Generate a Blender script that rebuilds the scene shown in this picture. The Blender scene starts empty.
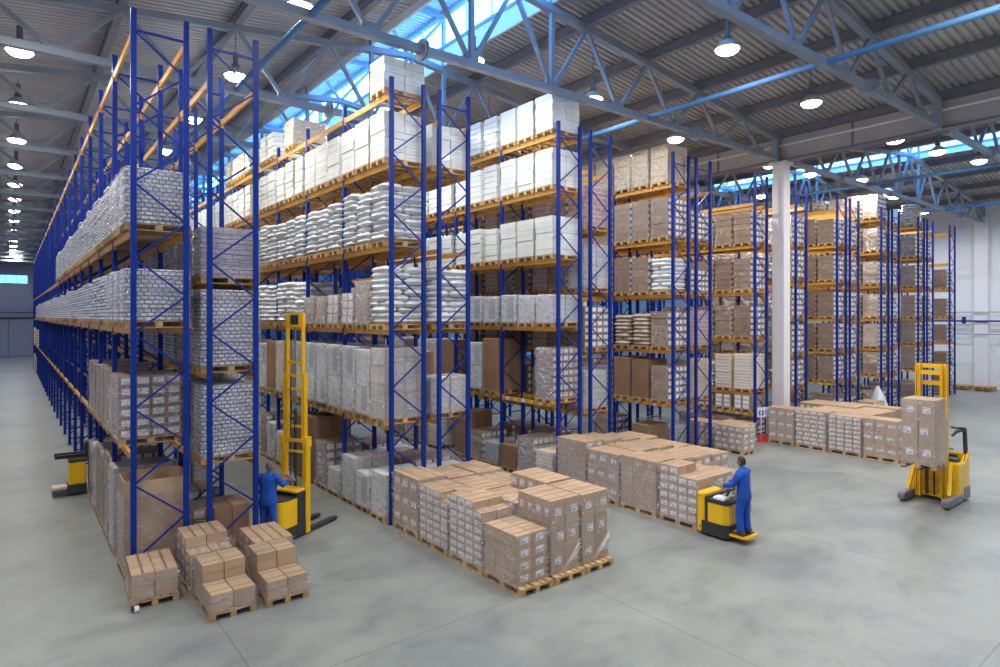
import bpy, math, random
from mathutils import Vector, Matrix
R = random.Random(7)
SC = bpy.context.scene
COL = SC.collection
KID = {}
# ------------------------------------------------------------------ materials
def nmat(name):
    m = bpy.data.materials.new(name); m.use_nodes = True
    nt = m.node_tree; b = nt.nodes['Principled BSDF']
    return m, nt, b
def N(nt, typ, **kw):
    n = nt.nodes.new(typ)
    for k, v in kw.items():
        if k in n.inputs.keys(): n.inputs[k].default_value = v
        else: setattr(n, k, v)
    return n
def c4(c): return (c[0], c[1], c[2], 1.0)
def ramp(nt, pts):
    r = nt.nodes.new('ShaderNodeValToRGB'); e = r.color_ramp.elements
    e[0].position, e[0].color = pts[0][0], c4(pts[0][1])
    e[1].position, e[1].color = pts[-1][0], c4(pts[-1][1])
    for p, c in pts[1:-1]:
        x = e.new(p); x.color = c4(c)
    return r
def coords(nt, scale=(1, 1, 1), kind='Object'):
    t = nt.nodes.new('ShaderNodeTexCoord'); mp = nt.nodes.new('ShaderNodeMapping')
    mp.inputs['Scale'].default_value = scale
    nt.links.new(t.outputs[kind], mp.inputs['Vector']); return mp.outputs['Vector']
def simple(name, col, rough=.5, metal=0, spec=.5, var=.12, vs=3.0, bump=0, bs=20, rnd=0.0, coat=0, emis=None, es=0):
    m, nt, b = nmat(name); L = nt.links
    b.inputs['Roughness'].default_value = rough; b.inputs['Metallic'].default_value = metal
    b.inputs['Specular IOR Level'].default_value = spec; b.inputs['Coat Weight'].default_value = coat
    if var or rnd:
        v = coords(nt)
        no = N(nt, 'ShaderNodeTexNoise', Scale=vs, Detail=4.0); L.new(v, no.inputs['Vector'])
        r = ramp(nt, [(.3, [x * (1 - var) for x in col]), (.7, [min(1, x * (1 + var)) for x in col])])
        L.new(no.outputs['Fac'], r.inputs['Fac']); out = r.outputs['Color']
        if rnd:
            oi = nt.nodes.new('ShaderNodeObjectInfo'); hs = N(nt, 'ShaderNodeHueSaturation')
            mr = N(nt, 'ShaderNodeMapRange'); mr.inputs['To Min'].default_value = 1 - rnd; mr.inputs['To Max'].default_value = 1 + rnd
            L.new(oi.outputs['Random'], mr.inputs['Value']); L.new(mr.outputs['Result'], hs.inputs['Value'])
            L.new(out, hs.inputs['Color']); out = hs.outputs['Color']
        L.new(out, b.inputs['Base Color'])
    else: b.inputs['Base Color'].default_value = c4(col)
    if bump:
        v = coords(nt); no = N(nt, 'ShaderNodeTexNoise', Scale=bs, Detail=3.0); L.new(v, no.inputs['Vector'])
        bp = N(nt, 'ShaderNodeBump', Strength=bump, Distance=.02); L.new(no.outputs['Fac'], bp.inputs['Height'])
        L.new(bp.outputs['Normal'], b.inputs['Normal'])
    if emis: b.inputs['Emission Color'].default_value = c4(emis); b.inputs['Emission Strength'].default_value = es
    return m
M = {}
M['blue'] = simple('rack_blue_paint', (.002, .026, .25), .4, spec=.25, var=.1)
M['orange'] = simple('beam_orange_paint', (.74, .39, .075), .45, var=.15, vs=2)
M['yellow'] = simple('truck_yellow_paint', (.95, .56, .005), .3, var=.04, coat=.4)
M['dark'] = simple('dark_grey_plastic', (.035, .038, .045), .5, var=.2)
M['grey'] = simple('mid_grey_metal', (.2, .21, .23), .45, var=.15)
M['black'] = simple('black_rubber', (.012, .012, .014), .6, var=.1)
M['wood'] = simple('pallet_wood', (.52, .34, .16), .8, var=.3, vs=6, rnd=.22, bump=.2, bs=30)
M['olddeck'] = simple('dark_pallet_wood', (.3, .2, .11), .85, var=.3, vs=6, rnd=.2)
M['label'] = simple('white_paper_label', (.78, .8, .84), .6, var=.03)
M['print'] = simple('dark_label_print', (.1, .1, .13), .7, var=0)
M['tape'] = simple('brown_tape', (.27, .165, .085), .3, var=.1)
M['carton'] = simple('brown_cardboard', (.47, .335, .215), .75, var=.1, vs=2, rnd=.1)
M['cartondk'] = simple('dark_brown_cardboard', (.3, .185, .115), .75, var=.12, vs=2, rnd=.12)
M['kraft'] = simple('cream_board', (.72, .6, .42), .55, var=.08, vs=2, rnd=.06, coat=.15)
M['flap'] = simple('pale_cardboard', (.66, .47, .27), .8, var=.1)
M['white'] = simple('white_carton_board', (.78, .82, .78), .45, var=.05, rnd=.06, coat=.3)
M['greenish'] = simple('green_white_board', (.58, .68, .52), .5, var=.05)
M['sack'] = simple('white_plastic_sack', (.74, .77, .8), .4, var=.08, vs=8, bump=.5, bs=14, rnd=.06, coat=.2)
M['sackbr'] = simple('beige_sack', (.55, .47, .38), .45, var=.1, vs=8, bump=.5, bs=14, rnd=.06, coat=.3)
M['filmrope'] = simple('twisted_film', (.82, .82, .86), .3, var=.05, coat=.5)
M['machine'] = simple('pale_grey_appliance', (.66, .7, .72), .35, var=.06, bump=.15, bs=8, coat=.4)
M['machdk'] = simple('grey_appliance_panel', (.33, .37, .4), .4, var=.1)
M['truss'] = simple('grey_truss_daylight_tint', (.27, .33, .4), .5, var=.12, vs=1)  # grey paint with the skylight's blue daylight cast tinted into the colour
M['tie'] = simple('tie_daylight_blue', (.09, .22, .42), .55, spec=.2, var=.06, vs=1)  # blue look of daylight put into the base colour
M['purlin'] = simple('purlin_steel', (.2, .21, .25), .5, var=.12)
M['girder'] = simple('girder_panel_grey', (.5, .49, .5), .6, var=.08, vs=.8)
M['curb'] = simple('clerestory_white_paint', (.75, .82, .88), .6, var=.04)
M['column'] = simple('column_white_paint', (.8, .8, .82), .5, var=.03)
M['skin'] = simple('skin', (.5, .27, .17), .55, var=.06)
M['cloth'] = simple('blue_workwear', (.01, .09, .5), .8, var=.18, vs=9, bump=.3, bs=18)
M['hair'] = simple('dark_hair', (.025, .018, .014), .6, var=.2)
M['hairgrey'] = simple('greying_hair', (.13, .11, .1), .6, var=.2)
M['shoe'] = simple('brown_shoe', (.12, .045, .02), .5, var=.1)
M['paper'] = simple('white_paper', (.85, .86, .88), .7, var=.02)
M['red'] = simple('red_plastic', (.7, .03, .03), .4, var=.05)
M['signblue'] = simple('sign_blue', (.05, .15, .6), .4, var=0)
M['tagyellow'] = simple('yellow_tag', (.85, .65, .08), .5, var=0)
M['wire'] = simple('wire_crate_grey', (.5, .53, .56), .4, var=.15)
M['lampbody'] = simple('lamp_housing', (.16, .17, .2), .5, var=0)
M['reflector'] = simple('lamp_reflector', (.55, .57, .62), .35, var=0)
M['lens'] = simple('lamp_lens', (1, 1, 1), .4, var=0, emis=(1, .97, .9), es=22)
M['lenspink'] = simple('lamp_lens_warm', (1, .9, .9), .4, var=0, emis=(1, .78, .82), es=16)

def concrete():
    m, nt, b = nmat('polished_concrete'); L = nt.links
    v = coords(nt)
    n1 = N(nt, 'ShaderNodeTexNoise', Scale=.22, Detail=5.0, Roughness=.6); L.new(v, n1.inputs['Vector'])
    v2 = coords(nt, (.8, 1.25, 1)); n2 = N(nt, 'ShaderNodeTexNoise', Scale=.8, Detail=9.0, Roughness=.68, Distortion=.3); L.new(v2, n2.inputs['Vector'])
    r1 = ramp(nt, [(.3, (.185, .205, .215)), (.5, (.26, .285, .265)), (.72, (.30, .32, .3))]); L.new(n1.outputs['Fac'], r1.inputs['Fac'])
    r2 = ramp(nt, [(.28, (.66, .66, .69)), (.5, (.97, .97, .97)), (.74, (1.14, 1.14, 1.1))]); L.new(n2.outputs['Fac'], r2.inputs['Fac'])
    mx = N(nt, 'ShaderNodeMix', data_type='RGBA', blend_type='MULTIPLY'); mx.inputs[0].default_value = 1
    L.new(r1.outputs[0], mx.inputs[6]); L.new(r2.outputs[0], mx.inputs[7])
    # scuffs
    v3 = coords(nt, (1.3, .9, 1)); n3 = N(nt, 'ShaderNodeTexNoise', Scale=2.6, Detail=8.0, Roughness=.75, Distortion=.6); L.new(v3, n3.inputs['Vector'])
    r3 = ramp(nt, [(.3, (.5, .5, .51)), (.38, (1, 1, 1))]); L.new(n3.outputs['Fac'], r3.inputs['Fac'])
    mx2 = N(nt, 'ShaderNodeMix', data_type='RGBA', blend_type='MULTIPLY'); mx2.inputs[0].default_value = .7
    L.new(mx.outputs[2], mx2.inputs[6]); L.new(r3.outputs[0], mx2.inputs[7])
    # joints 6 m grid
    out = mx2.outputs[2]
    br = N(nt, 'ShaderNodeTexBrick', Scale=1.0); br.offset = 0; br.inputs['Brick Width'].default_value = 6; br.inputs['Row Height'].default_value = 6
    br.inputs['Mortar Size'].default_value = .012; br.inputs['Mortar Smooth'].default_value = .3
    br.inputs['Color1'].default_value = (1, 1, 1, 1); br.inputs['Color2'].default_value = (1, 1, 1, 1); br.inputs['Mortar'].default_value = (.55, .55, .55, 1)
    mp = nt.nodes.new('ShaderNodeMapping'); mp.inputs['Location'].default_value = (3.2, 3.1, 0); t = nt.nodes.new('ShaderNodeTexCoord')
    L.new(t.outputs['Object'], mp.inputs['Vector']); L.new(mp.outputs['Vector'], br.inputs['Vector'])
    mx3 = N(nt, 'ShaderNodeMix', data_type='RGBA', blend_type='MULTIPLY'); mx3.inputs[0].default_value = .8
    L.new(out, mx3.inputs[6]); L.new(br.outputs['Color'], mx3.inputs[7]); L.new(mx3.outputs[2], b.inputs['Base Color'])
    rr = N(nt, 'ShaderNodeMapRange'); rr.inputs['To Min'].default_value = .28; rr.inputs['To Max'].default_value = .5
    L.new(n2.outputs['Fac'], rr.inputs['Value']); L.new(rr.outputs['Result'], b.inputs['Roughness'])
    b.inputs['Specular IOR Level'].default_value = .45
    return m
M['floor'] = concrete()

def deckmat():
    m, nt, b = nmat('corrugated_roof_steel'); L = nt.links
    v = coords(nt, (.35, .35, .35)); n = N(nt, 'ShaderNodeTexNoise', Scale=1.5, Detail=3.0); L.new(v, n.inputs['Vector'])
    r = ramp(nt, [(.35, (.5, .5, .52)), (.65, (.6, .6, .61))]); L.new(n.outputs['Fac'], r.inputs['Fac'])
    L.new(r.outputs[0], b.inputs['Base Color']); b.inputs['Roughness'].default_value = .42; b.inputs['Metallic'].default_value = .35
    return m
M['deck'] = deckmat()

def wallmat(name, a, seam=(1.2, 60), dark=.85):
    m, nt, b = nmat(name); L = nt.links
    t = nt.nodes.new('ShaderNodeTexCoord'); sx = nt.nodes.new('ShaderNodeSeparateXYZ'); L.new(t.outputs['Object'], sx.inputs[0])
    ad = N(nt, 'ShaderNodeMath', operation='ADD'); L.new(sx.outputs[0], ad.inputs[0]); L.new(sx.outputs[1], ad.inputs[1])
    cb = nt.nodes.new('ShaderNodeCombineXYZ'); L.new(ad.outputs[0], cb.inputs[0]); L.new(sx.outputs[2], cb.inputs[1])
    br = N(nt, 'ShaderNodeTexBrick', Scale=1.0); br.offset = 0
    br.inputs['Brick Width'].default_value = seam[0]; br.inputs['Row Height'].default_value = seam[1]; br.inputs['Mortar Size'].default_value = .012
    br.inputs['Color1'].default_value = c4(a); br.inputs['Color2'].default_value = c4([x * .97 for x in a]); br.inputs['Mortar'].default_value = c4([x * dark for x in a])
    L.new(cb.outputs[0], br.inputs['Vector']); L.new(br.outputs['Color'], b.inputs['Base Color']); b.inputs['Roughness'].default_value = .6
    return m
M['wall'] = wallmat('white_wall_panels', (.78, .8, .82))
M['wallfar'] = wallmat('grey_wall_panels', (.42, .43, .52), (6, 60))

def packmat(name, light, gap, w=.2, h=.083, light2=None, coat=.4, ms=.013, sm=.6):
    """rows of small packs under film, with the gaps between them painted in by colour"""
    m, nt, b = nmat(name); L = nt.links
    t = nt.nodes.new('ShaderNodeTexCoord'); sx = nt.nodes.new('ShaderNodeSeparateXYZ'); L.new(t.outputs['Object'], sx.inputs[0])
    ad = N(nt, 'ShaderNodeMath', operation='ADD'); L.new(sx.outputs[0], ad.inputs[0]); L.new(sx.outputs[1], ad.inputs[1])
    cb = nt.nodes.new('ShaderNodeCombineXYZ'); L.new(ad.outputs[0], cb.inputs[0]); L.new(sx.outputs[2], cb.inputs[1])
    no = N(nt, 'ShaderNodeTexNoise', Scale=5.0, Detail=2.0); L.new(t.outputs['Object'], no.inputs['Vector'])
    vm = N(nt, 'ShaderNodeVectorMath', operation='MULTIPLY_ADD'); L.new(no.outputs['Color'], vm.inputs[0]); vm.inputs[1].default_value = (.07, .035, 0)
    L.new(cb.outputs[0], vm.inputs[2])
    br = N(nt, 'ShaderNodeTexBrick', Scale=1.0)
    br.inputs['Brick Width'].default_value = w; br.inputs['Row Height'].default_value = h; br.inputs['Mortar Size'].default_value = ms
    br.inputs['Mortar Smooth'].default_value = sm
    br.inputs['Color1'].default_value = c4(light); br.inputs['Color2'].default_value = c4(light2 or [x * .8 for x in light]); br.inputs['Mortar'].default_value = c4(gap)
    L.new(vm.outputs[0], br.inputs['Vector']); L.new(br.outputs['Color'], b.inputs['Base Color'])
    bp = N(nt, 'ShaderNodeBump', Strength=.6, Distance=.02); bp.invert = True
    L.new(br.outputs['Fac'], bp.inputs['Height']); L.new(bp.outputs['Normal'], b.inputs['Normal'])
    b.inputs['Roughness'].default_value = .4
    n2 = N(nt, 'ShaderNodeTexNoise', Scale=4.0, Detail=5.0, Distortion=1.5); L.new(t.outputs['Object'], n2.inputs['Vector'])
    b2 = N(nt, 'ShaderNodeBump', Strength=1.0, Distance=.4); L.new(n2.outputs['Fac'], b2.inputs['Height'])
    L.new(b2.outputs['Normal'], b.inputs['Coat Normal']); b.inputs['Coat Weight'].default_value = coat; b.inputs['Coat Roughness'].default_value = .24; b.inputs['Coat IOR'].default_value = 2.3
    return m
M['tray'] = packmat('packed_trays_in_film', (.92, .95, 1.0), (.1, .13, .22), .125, .083, (.72, .77, .88), ms=.023, sm=1)  # gap colour paints the blue-grey shadow rows between packs
M['traypurple'] = packmat('tinted_packed_bags_in_film', (.6, .57, .66), (.24, .18, .28), .3, .11)
M['brownwrap'] = packmat('stacked_cartons_in_film', (.34, .25, .18), (.16, .11, .08), .4, .24, (.28, .2, .14), coat=.9, ms=.008)
M['brownwrap2'] = packmat('dark_cartons_in_film', (.27, .18, .125), (.12, .07, .05), .6, .3, (.23, .145, .1), coat=.8, ms=.008)
M['whitewrap'] = packmat('stacked_white_cartons_in_film', (.72, .76, .76), (.36, .4, .42), .4, .2, (.66, .7, .7), coat=.5)
M['greywrap'] = packmat('grey_white_goods_in_film', (.6, .59, .57), (.4, .36, .32), .6, .8, (.5, .47, .44), coat=.9)
M['labelgrid'] = packmat('rows_of_labels_on_cartons', (.66, .64, .68), (.36, .25, .2), .2, .17, (.6, .58, .62), coat=.5)
M['pinkwrap'] = packmat('pinkish_cartons_in_film', (.5, .36, .34), (.75, .68, .7), .3, .16, (.45, .3, .28), coat=.4)

def filmmat():
    m, nt, b = nmat('stretch_film'); L = nt.links; nt.nodes.remove(b); out = [n for n in nt.nodes if n.type == 'OUTPUT_MATERIAL'][0]
    v = coords(nt, (1.4, 1.4, 3.6)); n = N(nt, 'ShaderNodeTexNoise', Scale=2.4, Detail=6.0, Roughness=.62, Distortion=1.8); L.new(v, n.inputs['Vector'])
    r = ramp(nt, [(.42, (.13, .13, .13)), (.55, (.22, .22, .22)), (.72, (.6, .6, .6))]); L.new(n.outputs['Fac'], r.inputs['Fac'])
    v2 = coords(nt, (1, 1, 3.2)); n2 = N(nt, 'ShaderNodeTexNoise', Scale=1.0, Detail=2.0, Roughness=.5, Distortion=1.6); L.new(v2, n2.inputs['Vector'])
    r2 = ramp(nt, [(.485, (0, 0, 0)), (.5, (.42, .42, .42)), (.515, (0, 0, 0))]); L.new(n2.outputs['Fac'], r2.inputs['Fac'])  # crease lines whose white streaks also paint in highlights on the film
    ad = N(nt, 'ShaderNodeMix', data_type='RGBA', blend_type='SCREEN'); ad.inputs[0].default_value = 1; L.new(r.outputs[0], ad.inputs[6]); L.new(r2.outputs[0], ad.inputs[7])
    bp = N(nt, 'ShaderNodeBump', Strength=1.0, Distance=.3); L.new(n.outputs['Fac'], bp.inputs['Height'])
    g = N(nt, 'ShaderNodeBsdfGlossy', Roughness=.28); g.inputs['Color'].default_value = (.95, .95, 1, 1); L.new(bp.outputs['Normal'], g.inputs['Normal'])
    d = N(nt, 'ShaderNodeBsdfDiffuse'); d.inputs['Color'].default_value = (.8, .8, .86, 1); L.new(bp.outputs['Normal'], d.inputs['Normal'])
    m1 = N(nt, 'ShaderNodeMixShader'); m1.inputs[0].default_value = .35; L.new(g.outputs[0], m1.inputs[1]); L.new(d.outputs[0], m1.inputs[2])
    t = nt.nodes.new('ShaderNodeBsdfTransparent'); m2 = nt.nodes.new('ShaderNodeMixShader')
    L.new(ad.outputs[2], m2.inputs[0]); L.new(t.outputs[0], m2.inputs[1]); L.new(m1.outputs[0], m2.inputs[2]); L.new(m2.outputs[0], out.inputs['Surface'])
    return m
M['film'] = filmmat()
def glassmat():
    m, nt, b = nmat('clerestory_glass'); b.inputs['Base Color'].default_value = (.8, .92, 1, 1)
    b.inputs['Alpha'].default_value = .12; b.inputs['Roughness'].default_value = .1
    return m
M['glass'] = glassmat()
def bluewin():
    m, nt, b = nmat('blue_tinted_glazing'); b.inputs['Base Color'].default_value = (.1, .6, .9, 1)
    b.inputs['Alpha'].default_value = .5; b.inputs['Roughness'].default_value = .3
    return m
M['bluewin'] = bluewin()

# ------------------------------------------------------------------ mesh builder
class MB:
    def __init__(s): s.v = []; s.f = []; s.mi = []; s.mats = []
    def m(s, k):
        if k not in s.mats: s.mats.append(k)
        return s.mats.index(k)
    def add(s, vs, fs, k):
        b = len(s.v); s.v += [tuple(x) for x in vs]; i = s.m(k)
        for f in fs: s.f.append(tuple(b + j for j in f)); s.mi.append(i)
    def box(s, x0, y0, z0, x1, y1, z1, k, T=None, ch=0):
        if ch:
            return s.chbox(x0, y0, z0, x1, y1, z1, k, ch, T)
        vs = [Vector(p) for p in ((x0, y0, z0), (x1, y0, z0), (x1, y1, z0), (x0, y1, z0), (x0, y0, z1), (x1, y0, z1), (x1, y1, z1), (x0, y1, z1))]
        if T: vs = [T @ p for p in vs]
        s.add(vs, [(0, 3, 2, 1), (4, 5, 6, 7), (0, 1, 5, 4), (1, 2, 6, 5), (2, 3, 7, 6), (3, 0, 4, 7)], k)
    def chbox(s, x0, y0, z0, x1, y1, z1, k, c, T=None):
        # vertical prism with chamfered plan and chamfered top
        def ring(o, z): return [(x0 + c + o * 0, y0 + o, z), (x1 - c, y0 + o, z), (x1 - o, y0 + c, z), (x1 - o, y1 - c, z), (x1 - c, y1 - o, z), (x0 + c, y1 - o, z), (x0 + o, y1 - c, z), (x0 + o, y0 + c, z)]
        vs = [Vector(p) for p in ring(0, z0) + ring(0, z1 - c) + ring(c * .7, z1)]
        if T: vs = [T @ p for p in vs]
        fs = [tuple(range(7, -1, -1)), tuple(range(16, 24))]
        for a in (0, 8): fs += [(a + i, a + (i + 1) % 8, a + 8 + (i + 1) % 8, a + 8 + i) for i in range(8)]
        s.add(vs, fs, k)
    def bar(s, p, q, w, h, k, up=(0, 0, 1)):
        p = Vector(p); q = Vector(q); d = (q - p).normalized(); u = Vector(up)
        if abs(d.dot(u)) > .98: u = Vector((0, 1, 0))
        a = d.cross(u).normalized(); b = a.cross(d)
        vs = []
        for e in (p, q): vs += [e - a * w / 2 - b * h / 2, e + a * w / 2 - b * h / 2, e + a * w / 2 + b * h / 2, e - a * w / 2 + b * h / 2]
        s.add(vs, [(0, 1, 2, 3), (7, 6, 5, 4), (0, 4, 5, 1), (1, 5, 6, 2), (2, 6, 7, 3), (3, 7, 4, 0)], k)
    def tube(s, p, q, r, k, n=8, r2=None):
        p = Vector(p); q = Vector(q); d = (q - p).normalized(); u = Vector((0, 0, 1)) if abs(d.z) < .9 else Vector((1, 0, 0))
        a = d.cross(u).normalized(); b = a.cross(d); r2 = r if r2 is None else r2; vs = []
        for e, rr in ((p, r), (q, r2)):
            vs += [e + (a * math.cos(t) + b * math.sin(t)) * rr for t in [2 * math.pi * i / n for i in range(n)]]
        s.add(vs, [tuple(range(n)), tuple(range(2 * n - 1, n - 1, -1))] + [(i, n + i, n + (i + 1) % n, (i + 1) % n) for i in range(n)], k)
    def prism(s, poly, z0, z1, k, T=None, axis='z'):
        n = len(poly); mk = {'z': lambda a, b, c: (a, b, c), 'x': lambda a, b, c: (c, a, b), 'y': lambda a, b, c: (a, c, b)}[axis]
        vs = [Vector(mk(a, b, z0)) for a, b in poly] + [Vector(mk(a, b, z1)) for a, b in poly]
        if T: vs = [T @ p for p in vs]
        s.add(vs, [tuple(range(n - 1, -1, -1)), tuple(range(n, 2 * n))] + [(i, (i + 1) % n, n + (i + 1) % n, n + i) for i in range(n)], k)
    def lathe(s, prof, k, c=(0, 0, 0), n=16):
        vs = []; fs = []
        for r, z in prof: vs += [(c[0] + r * math.cos(2 * math.pi * i / n), c[1] + r * math.sin(2 * math.pi * i / n), c[2] + z) for i in range(n)]
        for j in range(len(prof) - 1): fs += [(j * n + i, j * n + (i + 1) % n, (j + 1) * n + (i + 1) % n, (j + 1) * n + i) for i in range(n)]
        s.add(vs, fs, k)
    def mesh(s, name, smooth=False):
        me = bpy.data.meshes.new(name); me.from_pydata(s.v, [], s.f)
        for k in s.mats: me.materials.append(M[k])
        me.polygons.foreach_set('material_index', s.mi)
        if smooth: me.polygons.foreach_set('use_smooth', [True] * len(me.polygons))
        me.update(); return me
    def obj(s, name, parent=None, smooth=False, loc=None): return link(s.mesh(name, smooth), name, parent, loc)
def link(me, name, parent=None, loc=None, rz=0, sc=None):
    o = bpy.data.objects.new(name, me); COL.objects.link(o)
    if parent: o.parent = parent; KID.setdefault(parent, []).append(o)
    if loc: o.location = loc
    if rz: o.rotation_euler = (0, 0, rz)
    if sc: o.scale = sc
    return o
def tag(o, label=None, cat=None, group=None, kind=None):
    for k, v in (('label', label), ('category', cat), ('group', group), ('kind', kind)):
        if v: o[k] = v
    return o
def empty(name, loc=(0, 0, 0), rz=0, label=None, cat=None, group=None):
    o = bpy.data.objects.new(name, None); COL.objects.link(o); o.location = loc; o.rotation_euler = (0, 0, rz); o.empty_display_size = .2
    return tag(o, label, cat, group)
def copy_tree(o, parent=None):
    c = o.copy(); COL.objects.link(c); c.parent = parent
    if parent: KID.setdefault(parent, []).append(c)
    for ch in list(KID.get(o, [])): copy_tree(ch, c)
    return c
def struct(o, label=None, cat=None): tag(o, label, cat, kind='structure'); return o

# ------------------------------------------------------------------ room
YN, YF = -11.0, 105.0
XL, XC, XR = -3.9, 26.6, 55.5
def roofz(x):      # underside line of the deck
    if x < XC: return 15.14 - .118 * abs(x - 11.4)
    return 15.14 - .118 * abs(x - 41.4)
b = MB(); b.box(XL, YN, -.2, XR, YF, 0, 'floor'); struct(b.obj('floor'), 'grey polished concrete warehouse floor with faint joints and scuffs', 'floor')
b = MB(); b.box(XL - .3, YN, 0, XL, YF, 13.6, 'wallfar'); struct(b.obj('wall_left'), 'grey panelled side wall beyond the first aisle', 'wall')
b = MB(); b.box(XR, YN, 0, XR + .3, YF, 13.6, 'wall')
b.box(XR - .35, 13.5, 0, XR, 14.3, 12.4, 'column'); b.box(XR - .35, 7.5, 0, XR, 8.3, 12.4, 'column'); b.box(XR - .35, 19.5, 0, XR, 20.3, 12.4, 'column')
struct(b.obj('wall_right'), 'white panelled wall with pilaster beyond the last rack', 'wall')
b = MB()
for z, r, k in ((4.9, .07, 'blue'), (5.55, .03, 'grey'), (3.95, .03, 'grey')): b.tube((XR - .45, YN + .2, z), (XR - .45, 30, z), r, k, 6)
for y in (14.9, 8.9, 2.9): b.box(XR - .55, y - .1, 4.7, XR - .35, y + .1, 5.2, 'blue')
struct(b.obj('trim_1'), 'dark blue and grey pipes running along the white wall', 'pipe')
# end wall with ribbon window
b = MB(); W = [(-1.6, 9.7, 1.75, 10.75)]
b.box(XL, YF, 0, XR, YF + .3, 9.65, 'wallfar'); b.box(XL, YF, 10.7, XR, YF + .3, 17.2, 'wallfar'); b.box(1.75, YF, 9.65, XR, YF + .3, 10.7, 'wallfar'); b.box(XL, YF, 9.65, -3.2, YF + .3, 10.7, 'wallfar')
struct(b.obj('wall_back'), 'distant grey end wall at the far end of the aisle', 'wall')
b = MB(); b.box(-3.2, YF + .1, 9.65, 1.75, YF + .14, 10.7, 'bluewin'); 
for x in (-1.9, -.6, .65): b.box(x - .04, YF + .05, 9.65, x + .04, YF + .2, 10.7, 'grey')
struct(b.obj('window_1'), 'small blue ribbon window high in the far end wall', 'window')
b = MB(); b.tube((XL + .1, YF - .15, 5.0), (12, YF - .15, 5.0), .1, 'dark', 6); b.tube((XL + .1, YF - .15, 5.75), (12, YF - .15, 5.75), .05, 'dark', 6)
b.box(-.3, YF - .06, 0, -.2, YF, 5, 'grey'); b.box(-2, YF - .06, 0, -1.9, YF, 5, 'grey')
struct(b.obj('trim_2'), 'dark pipes and panel joints across the far end wall', 'pipe')
b = MB(); b.box(XL, YN - .3, 0, XR, YN, 17.2, 'wall'); struct(b.obj('wall_front'), 'wall behind the camera', 'wall')

# corrugated deck, one sheet per roof slope
def deck(x0, z0, x1, z1, name, label, k='deck', y0=YN, y1=YF, p=.24, h=.09):
    mb = MB(); vs = []; fs = []; y = y0; pr = []
    while y < y1:
        pr += [(y, 0), (y + p * .42, 0), (y + p * .5, h), (y + p * .92, h)]; y += p
    n = len(pr)
    for (X, Z) in ((x0, z0), (x1, z1)): vs += [(X, a, Z + c) for a, c in pr]
    fs = [(i, i + 1, n + i + 1, n + i) for i in range(n - 1)]
    vs += [(x0, y0, z0 + .2), (x1, y0, z1 + .2), (x1, y1, z1 + .2), (x0, y1, z0 + .2)]; m = 2 * n
    fs.append((m, m + 1, m + 2, m + 3)); mb.add(vs, fs, k); o = mb.obj(name); return struct(o, label, 'ceiling')
def ridge(xm, i):
    hw = 1.5
    a, c = (XL, XC) if xm < XC else (XC, XR)
    deck(a, roofz(a), xm - hw, roofz(xm - hw), 'ceiling', 'corrugated steel roof slope rising to skylight ' + ('over first hall' if i == 0 else 'over second hall'))
    deck(xm + hw, roofz(xm + hw), c, roofz(c - .01), 'ceiling', 'corrugated steel roof slope falling away from skylight ' + ('over first hall' if i == 0 else 'over second hall'))
    deck(xm - hw - .15, 16.75, xm + hw + .15, 16.75, 'ceiling', 'raised flat corrugated lid over the long skylight ' + ('of first hall' if i == 0 else 'of second hall'), 'curb')
    for sgn in (-1, 1):
        x = xm + sgn * hw; z = roofz(x)
        gb = 15.46 if i == 0 else 15.12
        mb = MB(); mb.box(x - .04, YN, z - .25, x + .04, YF, gb - .06, 'curb')
        mb.box(x - .08, YN, gb - .12, x + .08, YF, gb, 'truss'); mb.box(x - .1, YN, 16.6, x + .1, YF, 16.78, 'truss')
        struct(mb.obj('trim_3'), 'pale curb and rails carrying the skylight glazing', 'trim')
        mb = MB(); mb.box(x - .015, YN, gb, x + .015, YF, 16.6, 'glass')
        y = YN + .87
        while y < YF: mb.box(x - .03, y - .03, gb, x + .03, y + .03, 16.6, 'curb'); y += 1.5
        struct(mb.obj('window_2'), 'long bright skylight glazing strip on the ' + ('near' if sgn < 0 else 'far') + ' side of the ' + ('first' if i == 0 else 'second') + ' ridge', 'window')
ridge(11.4, 0); ridge(41.4, 1)

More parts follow.
